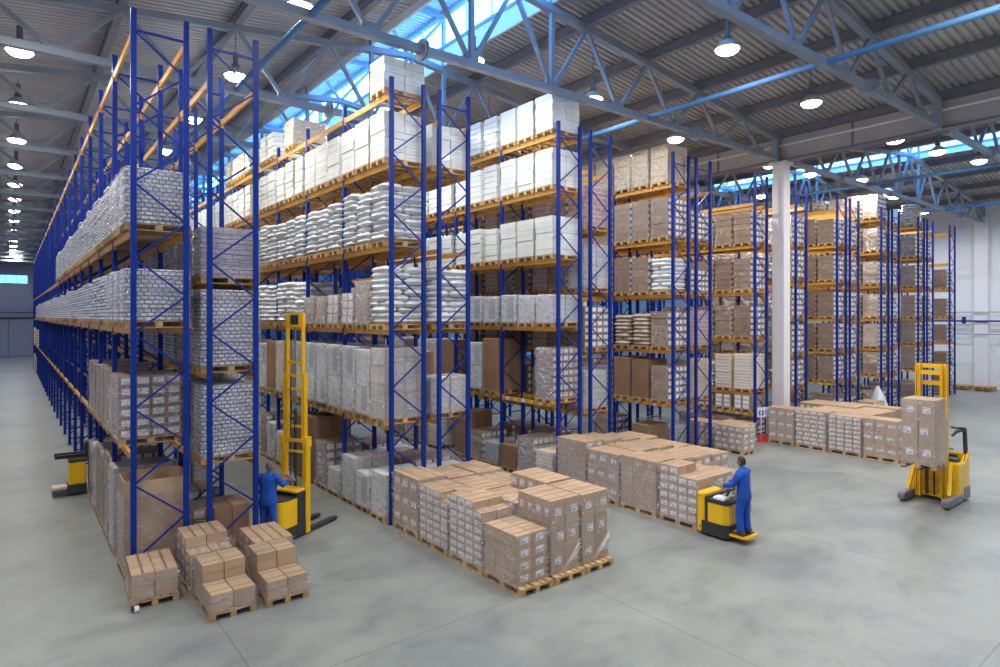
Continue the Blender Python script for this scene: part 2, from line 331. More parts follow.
TY = [7.87 + 6 * k for k in range(-3, 17)]
def truss_mesh(x0, x1, xm):
    mb = MB(); zb = 12.12
    mb.bar((x0, 0, zb), (x1, 0, zb), .2, .2, 'truss')
    zt = lambda x: roofz(x if x != XC else XC + (.01 if xm > XC else -.01)) - .42
    mb.bar((x0, 0, zt(x0)), (xm, 0, zt(xm)), .22, .2, 'truss'); mb.bar((xm, 0, zt(xm)), (x1, 0, zt(x1)), .22, .2, 'truss')
    tn = [xm + 3 * k for k in range(-5, 6)]; tn = [x for x in tn if x0 < x < x1]
    bn = [xm + 1.5 + 3 * k for k in range(-6, 6)]; bn = [x for x in bn if x0 + .3 < x < x1 - .3]
    for x in bn:
        for s in (-1.5, 1.5):
            t = x + s
            if x0 - .1 <= t <= x1 + .1: t = min(max(t, x0), x1); mb.bar((x, 0, zb), (t, 0, zt(t)), .11, .11, 'truss')
        mb.box(x - .25, -.02, zb - .02, x + .25, .02, zb + .28, 'truss')
    for x in (xm - 1.5, xm + 1.5): mb.bar((x, 0, zb), (x, 0, 16.7), .13, .13, 'truss')
    mb.bar((xm - 1.5, 0, 16.6), (xm + 1.5, 0, 16.6), .15, .15, 'truss'); mb.bar((xm, 0, zt(xm)), (xm - 1.5, 0, 16.5), .1, .1, 'truss'); mb.bar((xm, 0, zt(xm)), (xm + 1.5, 0, 16.5), .1, .1, 'truss')
    for x in (xm - 3.05, xm + 8.95, xm - 9.05):
        mb.tube((x - .06, 0, zb), (x - .015, 0, zb), .27, 'truss', 12); mb.tube((x + .015, 0, zb), (x + .06, 0, zb), .27, 'truss', 12)
    for x in (x0, x1): mb.box(x - .12, -.12, 11.95, x + .12, .12, zt(x) + .1, 'truss')
    return mb.mesh('roof_truss')
t1, t2 = truss_mesh(XL + .2, XC - .5, 11.4), truss_mesh(XC + .5, XR - .2, 41.4)
for n, y in enumerate(TY):
    if y > YF: continue
    for me, w in ((t1, 'first'), (t2, 'second')):
        if w == 'second' and y > 50: continue
        struct(link(me, 'roof_truss', None, (0, y, 0)), 'grey steel lattice truss spanning the %s hall under its roof' % w, 'truss')
for xm, a, c in ((11.4, XL, XC), (41.4, XC, XR)):
    for k in range(-5, 6):
        x = xm + 3 * k if k else None
        if x is None: continue
        if a + .2 < x < c - .2:
            z = roofz(x); mb = MB(); mb.box(x - .05, YN, z - .34, x + .05, YF, z - .005, 'purlin')
            mb.box(x - .1, YN, z - .36, x + .1, YF, z - .33, 'purlin'); mb.box(x - .1, YN, z - .03, x + .1, YF, z - .005, 'purlin')
            struct(mb.obj('roof_purlin'), 'dark steel purlin running the length of the hall under the roof sheets', 'purlin')
    for x in (xm - 6, xm + 6):
        mb = MB(); mb.tube((x, YN, 12.15), (x, YF, 12.15), .085, 'tie', 10); struct(mb.obj('roof_tie'), 'round steel tie linking the bottom chords of the trusses', 'tie')
# valley girder over the column row
mb = MB(); mb.box(XC - .12, YN, 12.05, XC + .12, YF, roofz(XC - .01) - .01, 'girder')
mb.box(XC - .25, YN, 12.0, XC + .25, YF, 12.08, 'purlin'); mb.tube((XC - .3, YN, 12.65), (XC - .3, YF, 12.65), .05, 'column', 6)
y = YN + .87
while y < YF: mb.box(XC - .16, y - .04, 12.08, XC - .12, y + .04, 13.3, 'purlin'); y += 3
struct(mb.obj('valley_girder'), 'deep grey panelled girder between the two halls', 'girder')
for y in (13.87, 25.87, 37.87, 1.87):
    mb = MB(); mb.box(XC - .27, y - .27, 0, XC + .27, y + .27, 12.0, 'column', ch=.02); mb.box(XC - .36, y - .36, 0, XC + .36, y + .36, .04, 'grey')
    mb.box(XC - .36, y - .36, 11.85, XC + .36, y + .36, 11.99, 'column')
    struct(mb.obj('column'), 'square white painted column under the grey valley girder', 'column')

# ------------------------------------------------------------------ lamps
def lamp_proto(lens):
    r = empty('high_bay_lamp'); h = MB(); h.tube((0, 0, .4), (0, 0, .75), .08, 'lampbody', 12); h.lathe([(.08, .42), (.13, .36), (.06, .25)], 'lampbody', n=12); h.obj('housing', r)
    h = MB(); h.lathe([(.08, .3), (.18, .25), (.29, .13), (.345, .02), (.335, .02), (.28, .12), (.17, .23)], 'reflector', n=20); h.obj('reflector', r, True)
    h = MB(); h.lathe([(.001, -.13), (.12, -.12), (.23, -.085), (.3, -.03), (.325, .02), (.24, .05), (.001, .06)], lens, n=20); h.obj('lens', r, True)
    h = MB(); h.tube((0, 0, .75), (0, 0, 2.6), .015, 'lampbody', 6); h.obj('hanging_rod', r)
    return r
LW, LP = lamp_proto('lens'), lamp_proto('lenspink')
first = {LW: True, LP: True}
def lamp(x, y, z, src, label, power=0, col=(1, .95, .89)):
    if first[src]: r = src; first[src] = False
    else: r = copy_tree(src)
    z -= .06; r.location = (x, y, z)
    rod = [c for c in KID[r] if c.name.startswith('hanging_rod')][0]; rod.scale = (1, 1, max(.05, (roofz(x) - .05 - z - .75)) / 1.85); rod.location.z = .75 * (1 - rod.scale[2])
    tag(r, label, 'lamp', 'high bay lamps under the roof')
    if power:
        ld = bpy.data.lights.new('lamp_light', 'AREA'); ld.shape = 'DISK'; ld.size = .6; ld.energy = power; ld.color = col; ld.spread = math.radians(170)
        lo = bpy.data.objects.new('lamp_light', ld); COL.objects.link(lo); lo.parent = r; lo.location = (0, 0, -.15)
PW = 185
ordn = ['first', 'second', 'third', 'fourth', 'fifth', 'sixth', 'seventh', 'eighth', 'ninth', 'tenth', 'eleventh', 'twelfth', 'thirteenth', 'fourteenth', 'fifteenth', 'sixteenth', 'seventeenth', 'eighteenth', 'nineteenth', 'twentieth']
for k in range(-4, 14):
    y = 22.6 + 5.75 * k
    if y < 100: lamp(.2, y, 12.9, LW, 'high bay lamp over the open aisle, %s from the camera' % ordn[k + 4], PW if y < 60 else PW)
for x, nm, z, ys in ((5.6, 'over aisle between first and second racks', 12.9, [3.6, 9.4, 15.1, 20.7, 26.3, 32.1, 38, 44]),
                     (10.85, 'below the first skylight', 12.9, [3.8, 9.4, 15.1, 20.8, 26.6, 32.4]),
                     (15.9, 'over aisle between second and third racks', 12.82, [-2, 4, 9.85, 15.0, 21.0, 27]),
                     (21.6, 'over aisle between fourth and fifth racks', 12.6, [-1.6, 4.3, 10.2, 15.75, 21.6, 27.4])):
    for i, y in enumerate(ys): lamp(x, y, z, LP if (x > 15.5 and y in (9.85, 10.2)) else LW, 'lamp %s, %s from the camera' % (nm, ordn[i]), PW, (1, .86, .84) if x > 15.5 and y in (9.85, 10.2) else (1, .95, .89))
for x, nm, z, ys in ((27.9, 'beside the valley girder', 12.35, [4, 9.85, 15.1, 21]), (33.1, 'over the aisle beyond the white column', 12.75, [4.2, 9.95, 15.7, 21.5]), (37.4, 'over the seventh rack', 12.9, [3.6, 9.5, 14.9, 20.8]), (44, 'over the eighth rack', 12.85, [4, 9.8, 15.6, 21.4]), (50.2, 'near the white end wall', 12.6, [4, 9.9, 15.9, 21.7])):
    for i, y in enumerate(ys): lamp(x, y, z, LP if (x > 27 and x < 34 and y in (9.85, 9.95)) else LW, 'lamp %s, %s from the camera' % (nm, ordn[i]), PW)

# ------------------------------------------------------------------ pallet racks
F, BAY, H = 14.04, 2.81, 11.29
def frame_mesh(w):
    mb = MB(); z = H - .42; s = 0; X = (.05, w - .05)
    mb.bar((X[0], 0, z), (X[1], 0, z), .03, .045, 'blue')
    while z > .9:
        z2 = z - .745; mb.bar((X[s], 0, z), (X[1 - s], 0, z2), .024, .036, 'blue'); z = z2; s = 1 - s
    mb.bar((X[0], 0, .25), (X[1], 0, .25), .03, .045, 'blue')
    return mb.mesh('upright_frame')
def post_mesh():
    mb = MB()
    mb.box(-.05, -.045, 0, .05, -.038, H, 'blue'); mb.box(-.05, -.045, 0, -.043, .045, H, 'blue'); mb.box(.043, -.045, 0, .05, .045, H, 'blue')
    mb.box(-.05, .038, 0, -.02, .045, H, 'blue'); mb.box(.02, .038, 0, .05, .045, H, 'blue'); mb.box(-.043, -.038, .01, .043, .03, H - .01, 'blue')
    mb.box(-.08, -.07, 0, .08, .07, .008, 'blue')
    return mb.mesh('post')
def beam_mesh():
    mb = MB(); L = BAY - .1
    mb.box(-.025, 0, -.062, .025, L, .062, 'orange'); mb.box(-.032, 0, .03, .032, L, .064, 'orange')
    for y in (0, L - .006): mb.box(-.04, y, -.12, .04, y + .006, .1, 'orange')
    return mb.mesh('load_beam')
def beam_tag_mesh():
    mb = MB(); L = BAY - .1
    mb.box(-.025, 0, -.062, .025, L, .062, 'orange'); mb.box(-.032, 0, .03, .032, L, .064, 'orange')
    for y in (0, L - .006): mb.box(-.04, y, -.12, .04, y + .006, .1, 'orange')
    for i in range(6):
        y = .25 + i * .42; mb.box(-.036, y, -.05, -.024, y + .17, .05, 'label' if i % 2 else 'tagyellow')
    return mb.mesh('load_beam')
PM, BM, BT = post_mesh(), beam_mesh(), beam_tag_mesh()
FM = {}
def rack(x0, x1, nb, levels, label, y0=F, extra=()):
    w = round(x1 - x0, 2)
    if w not in FM: FM[w] = frame_mesh(w)
    r = empty('pallet_rack', (x0, y0, 0), 0, label, 'pallet rack', 'blue and orange pallet racks')
    for i in range(nb + 1):
        f = link(FM[w], 'upright_frame', r, (0, i * BAY, 0))
        for X in (.05, w - .05): link(PM, 'post', f, (X, 0, 0))
    cnt = 0; rest = MB()
    for i in range(nb):
        for z in levels:
            for X in (.05, w - .05):
                if cnt < 96: link(BT if z == levels[0] and X < .1 and x0 > 5 else BM, 'load_beam', r, (X, i * BAY + .05, z))
                else: rest.box(X - .03, i * BAY + .05, z - .062, X + .03, (i + 1) * BAY - .05, z + .062, 'orange')
                cnt += 1
    if rest.v: tag(rest.obj('distant_load_beams', r), kind='stuff')
    return r

# ------------------------------------------------------------------ pallet loads
def pallet_mesh(wx, wy, k='wood'):
    mb = MB(); L, S = max(wx, wy), min(wx, wy); nb = 5
    T = None if wx >= wy else Matrix.Rotation(math.pi / 2, 4, 'Z')
    bw = [.145, .1, .145, .1, .145] if S > .7 else [.14, .1, .12, .1, .14]
    ys = [-S / 2 + bw[0] / 2, -S / 4 + .02, 0, S / 4 - .02, S / 2 - bw[0] / 2]
    for y, w in zip(ys, bw): mb.box(-L / 2, y - w / 2, .122, L / 2, y + w / 2, .144, k, T)
    for x in (-L / 2 + .07, 0, L / 2 - .07):
        mb.box(x - .07, -S / 2, .1, x + .07, S / 2, .121, k, T)
        for y in (-S / 2 + .05, 0, S / 2 - .05): mb.box(x - .07, y - .05, .022, x + .07, y + .05, .1, k, T)
    for y in (-S / 2 + .05, 0, S / 2 - .05): mb.box(-L / 2, y - .05, 0, L / 2, y + .05, .022, k, T)
    return mb.mesh('pallet')
PAL = {}
def pal(wx, wy, k='wood'):
    q = (round(wx, 2), round(wy, 2), k)
    if q not in PAL: PAL[q] = pallet_mesh(wx, wy, k)
    return PAL[q]
CM = {}
def carton_mesh(sx, sy, sz, faces='', k='carton', lab=.55, tape=True, lh=.45, off=0):
    q = (round(sx, 3), round(sy, 3), round(sz, 3), faces, k, lab, lh, off, tape)
    if q in CM: return CM[q]
    mb = MB(); e = .006
    mb.box(-sx / 2 + e, -sy / 2 + e, 0, sx / 2 - e, sy / 2 - e, sz - e, k, ch=.006)
    if tape:
        if sx > sy: mb.box(-sx / 2 + .008, -.022, sz - e, sx / 2 - .008, .022, sz - e + .001, 'tape')
        else: mb.box(-.022, -sy / 2 + .008, sz - e, .022, sy / 2 - .008, sz - e + .001, 'tape')
    zc = sz * .5; hh = sz * lh / 2
    if 'x' in faces:
        w = sy * lab / 2; mb.box(-sx / 2 - .001, -w + off, zc - hh, -sx / 2 + e, w + off, zc + hh, 'label')
        mb.box(-sx / 2 - .002, -w * .7 + off, zc - hh * .6, -sx / 2 - .001, w * .1 + off, zc - hh * .3, 'print')
    if 'y' in faces:
        w = sx * lab / 2; mb.box(-w + off, -sy / 2 - .001, zc - hh, w + off, -sy / 2 + e, zc + hh, 'label')
        mb.box(-w * .7 + off, -sy / 2 - .002, zc - hh * .6, w * .2 + off, -sy / 2 - .001, zc - hh * .3, 'print')
    CM[q] = mb.mesh('carton'); return CM[q]
def film_mesh(wx, wy, z0, z1, seed, step=None, rope=False):
    rr = random.Random(seed); mb = MB(); n = 9; m = 7; vs = []; g = .012
    per = []
    for i in range(n): per.append((-wx / 2 - g + (wx + 2 * g) * i / n, -wy / 2 - g))
    for i in range(n): per.append((wx / 2 + g, -wy / 2 - g + (wy + 2 * g) * i / n))
    for i in range(n): per.append((wx / 2 + g - (wx + 2 * g) * i / n, wy / 2 + g))
    for i in range(n): per.append((-wx / 2 - g, wy / 2 + g - (wy + 2 * g) * i / n))
    P = len(per)
    for j in range(m + 1):
        t = j / m
        for i, (x, y) in enumerate(per):
            zz = z0 + (z1 - z0) * t; top = z1
            if step and y > step[0]: top = step[1]
            zz = z0 + (top - z0) * t
            d = rr.uniform(0, .012)
            nx = (1 if x > wx / 2 else -1 if x < -wx / 2 else 0); ny = (1 if y > wy / 2 else -1 if y < -wy / 2 else 0)
            vs.append((x + nx * d, y + ny * d, zz + (rr.uniform(-.03, .01) if j in (0, m) else rr.uniform(-.01, .01))))
    fs = [(j * P + i, j * P + (i + 1) % P, (j + 1) * P + (i + 1) % P, (j + 1) * P + i) for j in range(m) for i in range(P)]
    mb.add(vs, fs, 'film')
    if rope:
        yy = -wy / 2 - .03; xx = -wx / 2 - .03
        for a in range(3):
            u = rr.uniform(-.1, .05); mb.bar((-wx * .3 + a * .07, yy, z0 + .0), (wx * .48, yy, z0 + (z1 - z0) * rr.uniform(.3, .42)), .004, .016, 'filmrope')
        mb.bar((xx, -wy * .45, z0 + .02), (xx, wy * rr.uniform(.1, .4), z0 + (z1 - z0) * .3), .004, .014, 'filmrope')
    return mb.mesh('film', True)
def sack_mesh(k='sack', seed=0):
    rr = random.Random(seed); mb = MB(); vs = []; fs = []; nu, nv = 8, 6
    # pillow: top and bottom grids joined at the seam
    for s in (1, -1):
        for i in range(nu + 1):
            for j in range(nv + 1):
                u, v = -1 + 2 * i / nu, -1 + 2 * j / nv
                e = (1 - u ** 4) * (1 - v ** 4); pin = 1 - .09 * (v * v) * (u ** 4) - .0
                vs.append((u * .5 * (1 - .07 * v ** 4), v * .5 * (1 - .07 * u ** 4), s * .5 * (max(0, e) ** .38) * (1 + rr.uniform(-.06, .06) if 0 < e < .95 else 1)))
    o = (nu + 1) * (nv + 1)
    for i in range(nu):
        for j in range(nv):
            a = i * (nv + 1) + j; fs.append((a, a + nv + 1, a + nv + 2, a + 1)); fs.append((o + a, o + a + 1, o + a + nv + 2, o + a + nv + 1))
    mb.add(vs, fs, k); return mb
SK = {}
def sackm(k, i):
    if (k, i) not in SK: SK[(k, i)] = sack_mesh(k, i)
    return SK[(k, i)]
SKM = {}
def sackmesh(k, i):
    if (k, i) not in SKM: SKM[(k, i)] = sackm(k, i).mesh('sack', True)
    return SKM[(k, i)]

def sack_layout(wx, wy, z0, h, rr):
    n = max(3, round((h) / .15)); th = h / n; out = []
    for l in range(n):
        j = lambda: rr.uniform(-.035, .035)
        ang = lambda: rr.uniform(-.09, .09)
        if l % 2 == 0:
            for i in range(3): out.append(((-wx / 3 + i * wx / 3 + j(), j(), z0 + th * (l + .5)), (wx / 3 * rr.uniform(1.02, 1.1), wy * rr.uniform(.94, 1.03), th * rr.uniform(1.15, 1.4)), ang()))
        else:
            for i in range(2):
                for q in range(2): out.append(((-wx / 4 + i * wx / 2 + j(), -wy / 4 + q * wy / 2 + j(), z0 + th * (l + .5)), (wx / 2 * 1.04, wy / 2 * 1.04, th * 1.25), ang()))
    return out
PROTO = {}
def mk_load(kind, wx, wy, h, v=0, detail=1):
    """h = height above the shelf, pallet included. Returns a fresh Empty with parts."""
    key = (kind, wx, wy, round(h, 2), v, detail)
    if key in PROTO: return copy_tree(PROTO[key])
    rr = random.Random(str(key)); z0 = .146; g = h - z0
    nm = {'tray': 'tray_load', 'purple': 'bag_load', 'sack': 'sack_load', 'sackbr': 'sack_load', 'white': 'white_carton_load', 'machine': 'appliance_load', 'brown': 'carton_load', 'brown2': 'carton_load',
          'kraft': 'carton_load', 'wrapped': 'wrapped_load', 'grid': 'carton_load', 'pink': 'carton_load', 'lab': 'carton_load', 'big': 'carton_load', 'wire': 'wire_crate_load', 'octa': 'bulk_carton_load', 'stripe': 'carton_load'}[kind]
    r = empty(nm)
    link(pal(wx, wy, 'olddeck' if (kind in ('tray', 'purple', 'machine')) and v % 2 else 'wood'), 'pallet', r)
    X, Y = wx / 2 - .01, wy / 2 - (.045 if kind in ('tray', 'purple', 'white') else .015)
    def stackmesh(mats, nz, name, jit=.006, cx=.02):
        mb = MB(); th = g / nz
        for l in range(nz):
            a, c = rr.uniform(-jit, jit), rr.uniform(-jit, jit)
            mb.box(-X + a, -Y + c, z0 + l * th, X + a, Y + c, z0 + (l + 1) * th - .004, mats, ch=cx)
        o = mb.obj(name, r); return o
    if kind in ('tray', 'purple'):
        stackmesh('tray' if kind == 'tray' else 'traypurple', max(4, round(g / .083)), 'tray_stack' if kind == 'tray' else 'bag_stack', .01, .02)
        if detail == 2:
            link(film_mesh(wx, wy, z0, h, v + 5), 'film', r)
    elif kind in ('sack', 'sackbr'):
        lay = sack_layout(wx, wy, z0, g, rr)
        if detail == 2:
            for p, s, a in lay: link(sackmesh(kind, rr.randrange(3)), 'sack', r, p, a, s)
        else:
            mb = MB()
            for p, s, a in lay:
                src = sackm(kind, rr.randrange(3)); ca, sa = math.cos(a), math.sin(a)
                mb.add([(p[0] + (x * s[0]) * ca - (y * s[1]) * sa, p[1] + (x * s[0]) * sa + (y * s[1]) * ca, p[2] + z * s[2]) for x, y, z in src.v], src.f, kind)
            mb.obj('sack_stack', r, True)
    elif kind == 'white':
        nz = max(3, round(g / .18)); th = g / nz
        if detail == 2:
            for l in range(nz):
                for i in range(2):
                    link(carton_mesh(wx / 2, wy, th, 'y', 'white', .5, False, .14), 'carton', r, (-wx / 4 + i * wx / 2 + rr.uniform(-.01, .01), rr.uniform(-.015, .015), z0 + l * th))
        else:
            mb = MB()
            for l in range(nz):
                for i in range(2):
                    a, c = rr.uniform(-.012, .012), rr.uniform(-.015, .015); xx = -X + i * X
                    mb.box(xx + a, -Y + c, z0 + l * th, xx + X + a - .004, Y + c - .09, z0 + (l + 1) * th - .012, 'white', ch=.016)
                    mb.box(xx + a + .02, Y + c - .088, z0 + l * th + .01, xx + X + a - .02, Y + c, z0 + (l + 1) * th - .012, 'greenish' if v % 2 else 'white')
            mb.obj('carton_stack', r)
    elif kind == 'machine':
        nz = 2 if g > 1.25 else 1; th = g / nz
        for l in range(nz):
            for i in range(2):
                cx = -wx / 4 + i * wx / 2; w = wx / 4 - .02
                mb = MB(); mb.box(cx - w, -Y, z0 + l * th, cx + w, Y, z0 + (l + 1) * th - .02, 'machine', ch=.03)
                mb.box(cx - w - .004, -Y * .75, z0 + l * th + th * .12, cx - w + .01, Y * .1, z0 + (l + 1) * th - th * .12, 'machdk' if (v + l) % 2 else 'machine')
                mb.box(cx - w * .8, -Y - .004, z0 + l * th + .05, cx + w * .8, -Y + .01, z0 + l * th + .14, 'kraft'); mb.box(cx - w * .8, -Y - .004, z0 + (l + 1) * th - .15, cx + w * .8, -Y + .01, z0 + (l + 1) * th - .06, 'kraft')
                mb.obj('boxed_appliance', r)
        link(film_mesh(wx, wy, z0, h, v + 9), 'film', r)
    elif kind in ('brown', 'brown2', 'kraft', 'grid', 'pink', 'stripe', 'wrapped', 'lab'):
        body = {'brown': 'brownwrap', 'brown2': 'brownwrap2', 'kraft': 'kraft', 'wrapped': 'greywrap', 'grid': 'brownwrap', 'pink': 'pinkwrap', 'stripe': 'kraft', 'lab': 'brownwrap'}[kind]
        nz = max(3, round(g / (.24 if kind != 'stripe' else .13))); th = g / nz; mb = MB()
        for l in range(nz):
            a, c = rr.uniform(-.008, .008), rr.uniform(-.008, .008)
            for i in range(2 if kind != 'kraft' else 1):
                x0_, x1_ = (-X + a, X + a) if kind == 'kraft' else ((-X + a, -.004 + a) if i == 0 else (.004 + a, X + a))
                mb.box(x0_, -Y + c, z0 + l * th, x1_, Y + c, z0 + (l + 1) * th - .006, body, ch=.014)
            if kind == 'lab':
                for u in (-Y * .5, Y * .5): mb.box(-X + a - .003, u - Y * .36, z0 + l * th + .015, -X + a + .01, u + Y * .36, z0 + (l + 1) * th - .02, 'label')
            if kind == 'stripe': mb.box(-X + a - .003, -Y * .85, z0 + l * th + .03, -X + a + .01, Y * .85, z0 + (l + 1) * th - .035, 'label')
            if kind in ('brown', 'brown2', 'grid', 'stripe'):
                n = 4 if v % 2 else 5
                for i in range(n):
                    u = -X + (2 * X) * (i + .5) / n; w = X / n * .72
                    mb.box(u - w, -Y + c - .003, z0 + l * th + th * .2, u + w, -Y + c + .01, z0 + (l + 1) * th - th * .22, 'label')
        mb.obj('carton_stack', r)
        if kind in ('kraft', 'wrapped') or detail == 2: link(film_mesh(wx, wy, z0, h, v + 3), 'film', r)
    elif kind == 'big':
        n = 2; 
        for i in range(n):
            link(carton_mesh(wx / n, wy, g, '', 'cartondk', .5), 'carton', r, (-wx / 4 + i * wx / 2, 0, z0))
    elif kind == 'wire':
        mb = MB(); st = 9
        for zz in [z0 + g * i / 8 for i in range(9)]:
            mb.box(-X, -Y, zz - .006, X, -Y + .012, zz + .006, 'wire'); mb.box(-X, Y - .012, zz - .006, X, Y, zz + .006, 'wire'); mb.box(-X, -Y, zz - .006, -X + .012, Y, zz + .006, 'wire'); mb.box(X - .012, -Y, zz - .006, X, Y, zz + .006, 'wire')
        for i in range(st + 1):
            x = -X + (2 * X) * i / st; y = -Y + 2 * Y * i / st
            for yy in (-Y, Y - .012): mb.box(x - .006, yy, z0, x + .006, yy + .012, h, 'wire')
            for xx in (-X, X - .012): mb.box(xx, y - .006, z0, xx + .012, y + .006, h, 'wire')
        mb.obj('wire_crate', r); mb = MB(); mb.box(-X + .04, -Y + .04, z0 + .01, X - .04, Y - .04, h - .15, 'whitewrap', ch=.05); mb.obj('wrapped_bundle', r)
    elif kind == 'octa':
        mb = MB(); c = .16; t = .02
        P = [(-X + c, -Y), (X - c, -Y), (X, -Y + c), (X, Y - c), (X - c, Y), (-X + c, Y), (-X, Y - c), (-X, -Y + c)]
        Q = [(x * (1 - t / abs(X)), y * (1 - t / abs(Y))) for x, y in P]
        vs = [(x, y, z0) for x, y in P] + [(x, y, h) for x, y in P] + [(x, y, h) for x, y in Q] + [(x, y, z0 + g * .55) for x, y in Q]
        fs = [tuple(range(7, -1, -1)), tuple(range(24, 32))]
        for a in (0, 8, 16): fs += [(a + i, a + (i + 1) % 8, a + 8 + (i + 1) % 8, a + 8 + i) for i in range(8)]
        mb.add(vs, fs, 'carton'); mb.obj('octagonal_carton', r); link(film_mesh(wx, wy, z0, h * .86, 77), 'film', r)
    PROTO[key] = r; return r

def floor_load(x0, x1, y0, y1, h, nx, ny, nz, faces, label, kind='carton', step=None, lab=.55, lh=.45, film=True, z=0, inset=0, group='wrapped carton pallets on the floor', bodyk='carton', seed=0, jit=.004, cut=None, rz=0):
    """individual cartons; step=(row index from, layers) keeps fewer layers in front (low y) rows; cut = set of (i,j) -> layers"""
    wx, wy = x1 - x0, y1 - y0; rr = random.Random(str(label)); z0 = .146; th = (h - z0) / nz
    r = empty('carton_load', ((x0 + x1) / 2, (y0 + y1) / 2, z), rz, label, 'pallet load', group)
    link(pal(wx, wy), 'pallet', r); cx, cy = (wx - .02) / nx, (wy - .02 - inset) / ny
    for l in range(nz):
        for j in range(ny):
            for i in range(nx):
                if step and j < step[0] and l >= step[1]: continue
                if cut and l >= cut.get((i, j), nz): continue
                fc = ('x' if 'x' in faces and i == 0 else '') + ('y' if 'y' in faces and (j == 0 or (step and j == step[0] and l >= step[1])) else '')
                link(carton_mesh(cx, cy, th, fc, bodyk, lab, True, lh, off=(.06 if seed % 2 and (i + l) % 2 else 0)), 'carton', r, (-wx / 2 + .01 + (i + .5) * cx + rr.uniform(-jit, jit), -wy / 2 + .01 + inset + (j + .5) * cy + rr.uniform(-jit, jit), z0 + l * th))
    if film:
        if step: link(film_mesh(wx, wy, .12, z0 + th * step[1] - .01, seed + 11, step=(-wy / 2 + step[0] * cy + .02, h - .01)), 'film', r)
        else: link(film_mesh(wx, wy - inset, .1, h - .01, seed + 11, None, seed in (3, 5)), 'film', r, (0, inset / 2, 0))
    return r
#@@PART2
# ------------------------------------------------------------------ the racks
RN = {}
def addrack(key, x0, x1, nb, levels, label):
    RN[key] = (x0, x1, nb, levels); return rack(x0, x1, nb, levels, label)
addrack('1L', 1.84, 2.88, 24, [2.46, 4.95, 6.9, 10.8], 'blue rack row along the open aisle at the edge of the hall, orange beams')
addrack('1R', 3.23, 4.27, 24, [2.05, 3.98, 5.88, 10.15], 'blue rack row backing onto the open-aisle row, its top beams empty')
addrack('2L', 7.50, 8.54, 14, [2.42, 4.84, 6.98, 9.08, 10.85], 'tall rack row of white sacks facing the yellow stacker')
addrack('2R', 8.92, 9.96, 12, [2.42, 4.84, 6.98, 9.08, 10.4], 'rack row backing onto the white sack row')
addrack('3L', 13.28, 14.32, 9, [2.46, 4.84, 6.98, 9.15, 10.88], 'rack row topped with five white carton stacks')
addrack('3R', 14.70, 15.74, 7, [2.03, 4.02, 5.98, 8.02, 9.95], 'rack row holding a pinkish carton load, behind the white carton row')
addrack('4L', 19.06, 20.10, 6, [1.93, 3.92, 5.99, 8.0, 10.05], 'rack row with cream boxes on its top shelf')
addrack('4R', 20.48, 21.52, 5, [1.93, 3.92, 5.99, 8.0, 10.05], 'rack row backing onto the cream-topped row, top beams empty')
addrack('5L', 24.70, 25.75, 5, [1.08, 1.93, 4.2, 6.2, 8.2, 10.0], 'rack row just before the white column, empty yellow beams on top')
addrack('5R', 28.2, 29.3, 4, [1.83, 3.36, 5.06, 6.86, 8.45, 10.3], 'rack row just behind the white column')
addrack('6L', 32.4, 33.5, 4, [1.83, 3.4, 5.05, 6.9, 8.74, 10.55], 'first tall rack row in the gap right of the white column')
addrack('6R', 33.85, 34.95, 3, [1.83, 3.4, 5.05, 6.9, 8.74, 10.55], 'rack row backing onto the first one beyond the white column')
addrack('7L', 37.8, 38.9, 3, [1.85, 3.38, 5.04, 6.87, 8.73, 10.57], 'rack row with a wrapped pallet above its posts, beyond the column')
addrack('7R', 39.3, 40.4, 3, [1.85, 3.38, 5.04, 6.87, 8.73, 10.57], 'rack row backing onto the row with a pallet above its posts')
addrack('8L', 43.3, 44.4, 3, [1.9, 3.43, 5.03, 6.9, 8.72, 10.65], 'rack row with one rounded wrapped pallet on top, last but one')
addrack('8R', 44.8, 45.9, 3, [1.9, 3.43, 5.03, 6.9, 8.72, 10.65], 'rack row behind the rounded wrapped pallet, top beams empty')
addrack('9L', 48.9, 50.03, 2, [1.95, 3.43, 5.05, 6.95, 8.71, 10.7], 'last rack row next to the white wall')
RDESC = {'1L': 'the open-aisle rack', '1R': 'the rack behind the open-aisle one', '2L': 'the white-sack rack', '2R': 'the rack behind the white-sack one', '3L': 'the white-carton-topped rack', '3R': 'the pinkish-load rack',
         '4L': 'the cream-topped rack', '4R': 'the rack behind the cream-topped one', '5L': 'the rack before the column', '5R': 'the rack behind the column', '6L': 'the first rack past the column', '6R': 'the second rack past the column',
         '7L': 'the third rack past the column', '7R': 'the fourth rack past the column', '8L': 'the fifth rack past the column', '8R': 'the sixth rack past the column', '9L': 'the rack by the wall'}
SH = ['floor level', 'first shelf', 'second shelf', 'third shelf', 'fourth shelf', 'fifth shelf', 'sixth shelf']
KW = {'tray': 'wrapped tray packs', 'purple': 'purplish wrapped bags', 'sack': 'white sacks', 'sackbr': 'beige sacks', 'white': 'white cartons', 'machine': 'pale appliances', 'brown': 'brown cartons', 'brown2': 'dark brown cartons',
      'kraft': 'cream boxes', 'wrapped': 'film-wrapped bundle', 'grid': 'labelled cartons', 'pink': 'pinkish cartons', 'big': 'tall brown boxes', 'lab': 'cartons with large labels', 'wire': 'wire crate', 'octa': 'open octagonal carton', 'stripe': 'striped flat cartons'}
CATK = {'sack': 'sack pallet', 'sackbr': 'sack pallet', 'tray': 'tray pallet', 'purple': 'bag pallet', 'white': 'carton pallet', 'machine': 'appliance pallet', 'wire': 'wire crate', 'octa': 'bulk carton'}
_tens = {20: 'twenty', 30: 'thirty', 40: 'forty', 50: 'fifty', 60: 'sixty', 70: 'seventy'}
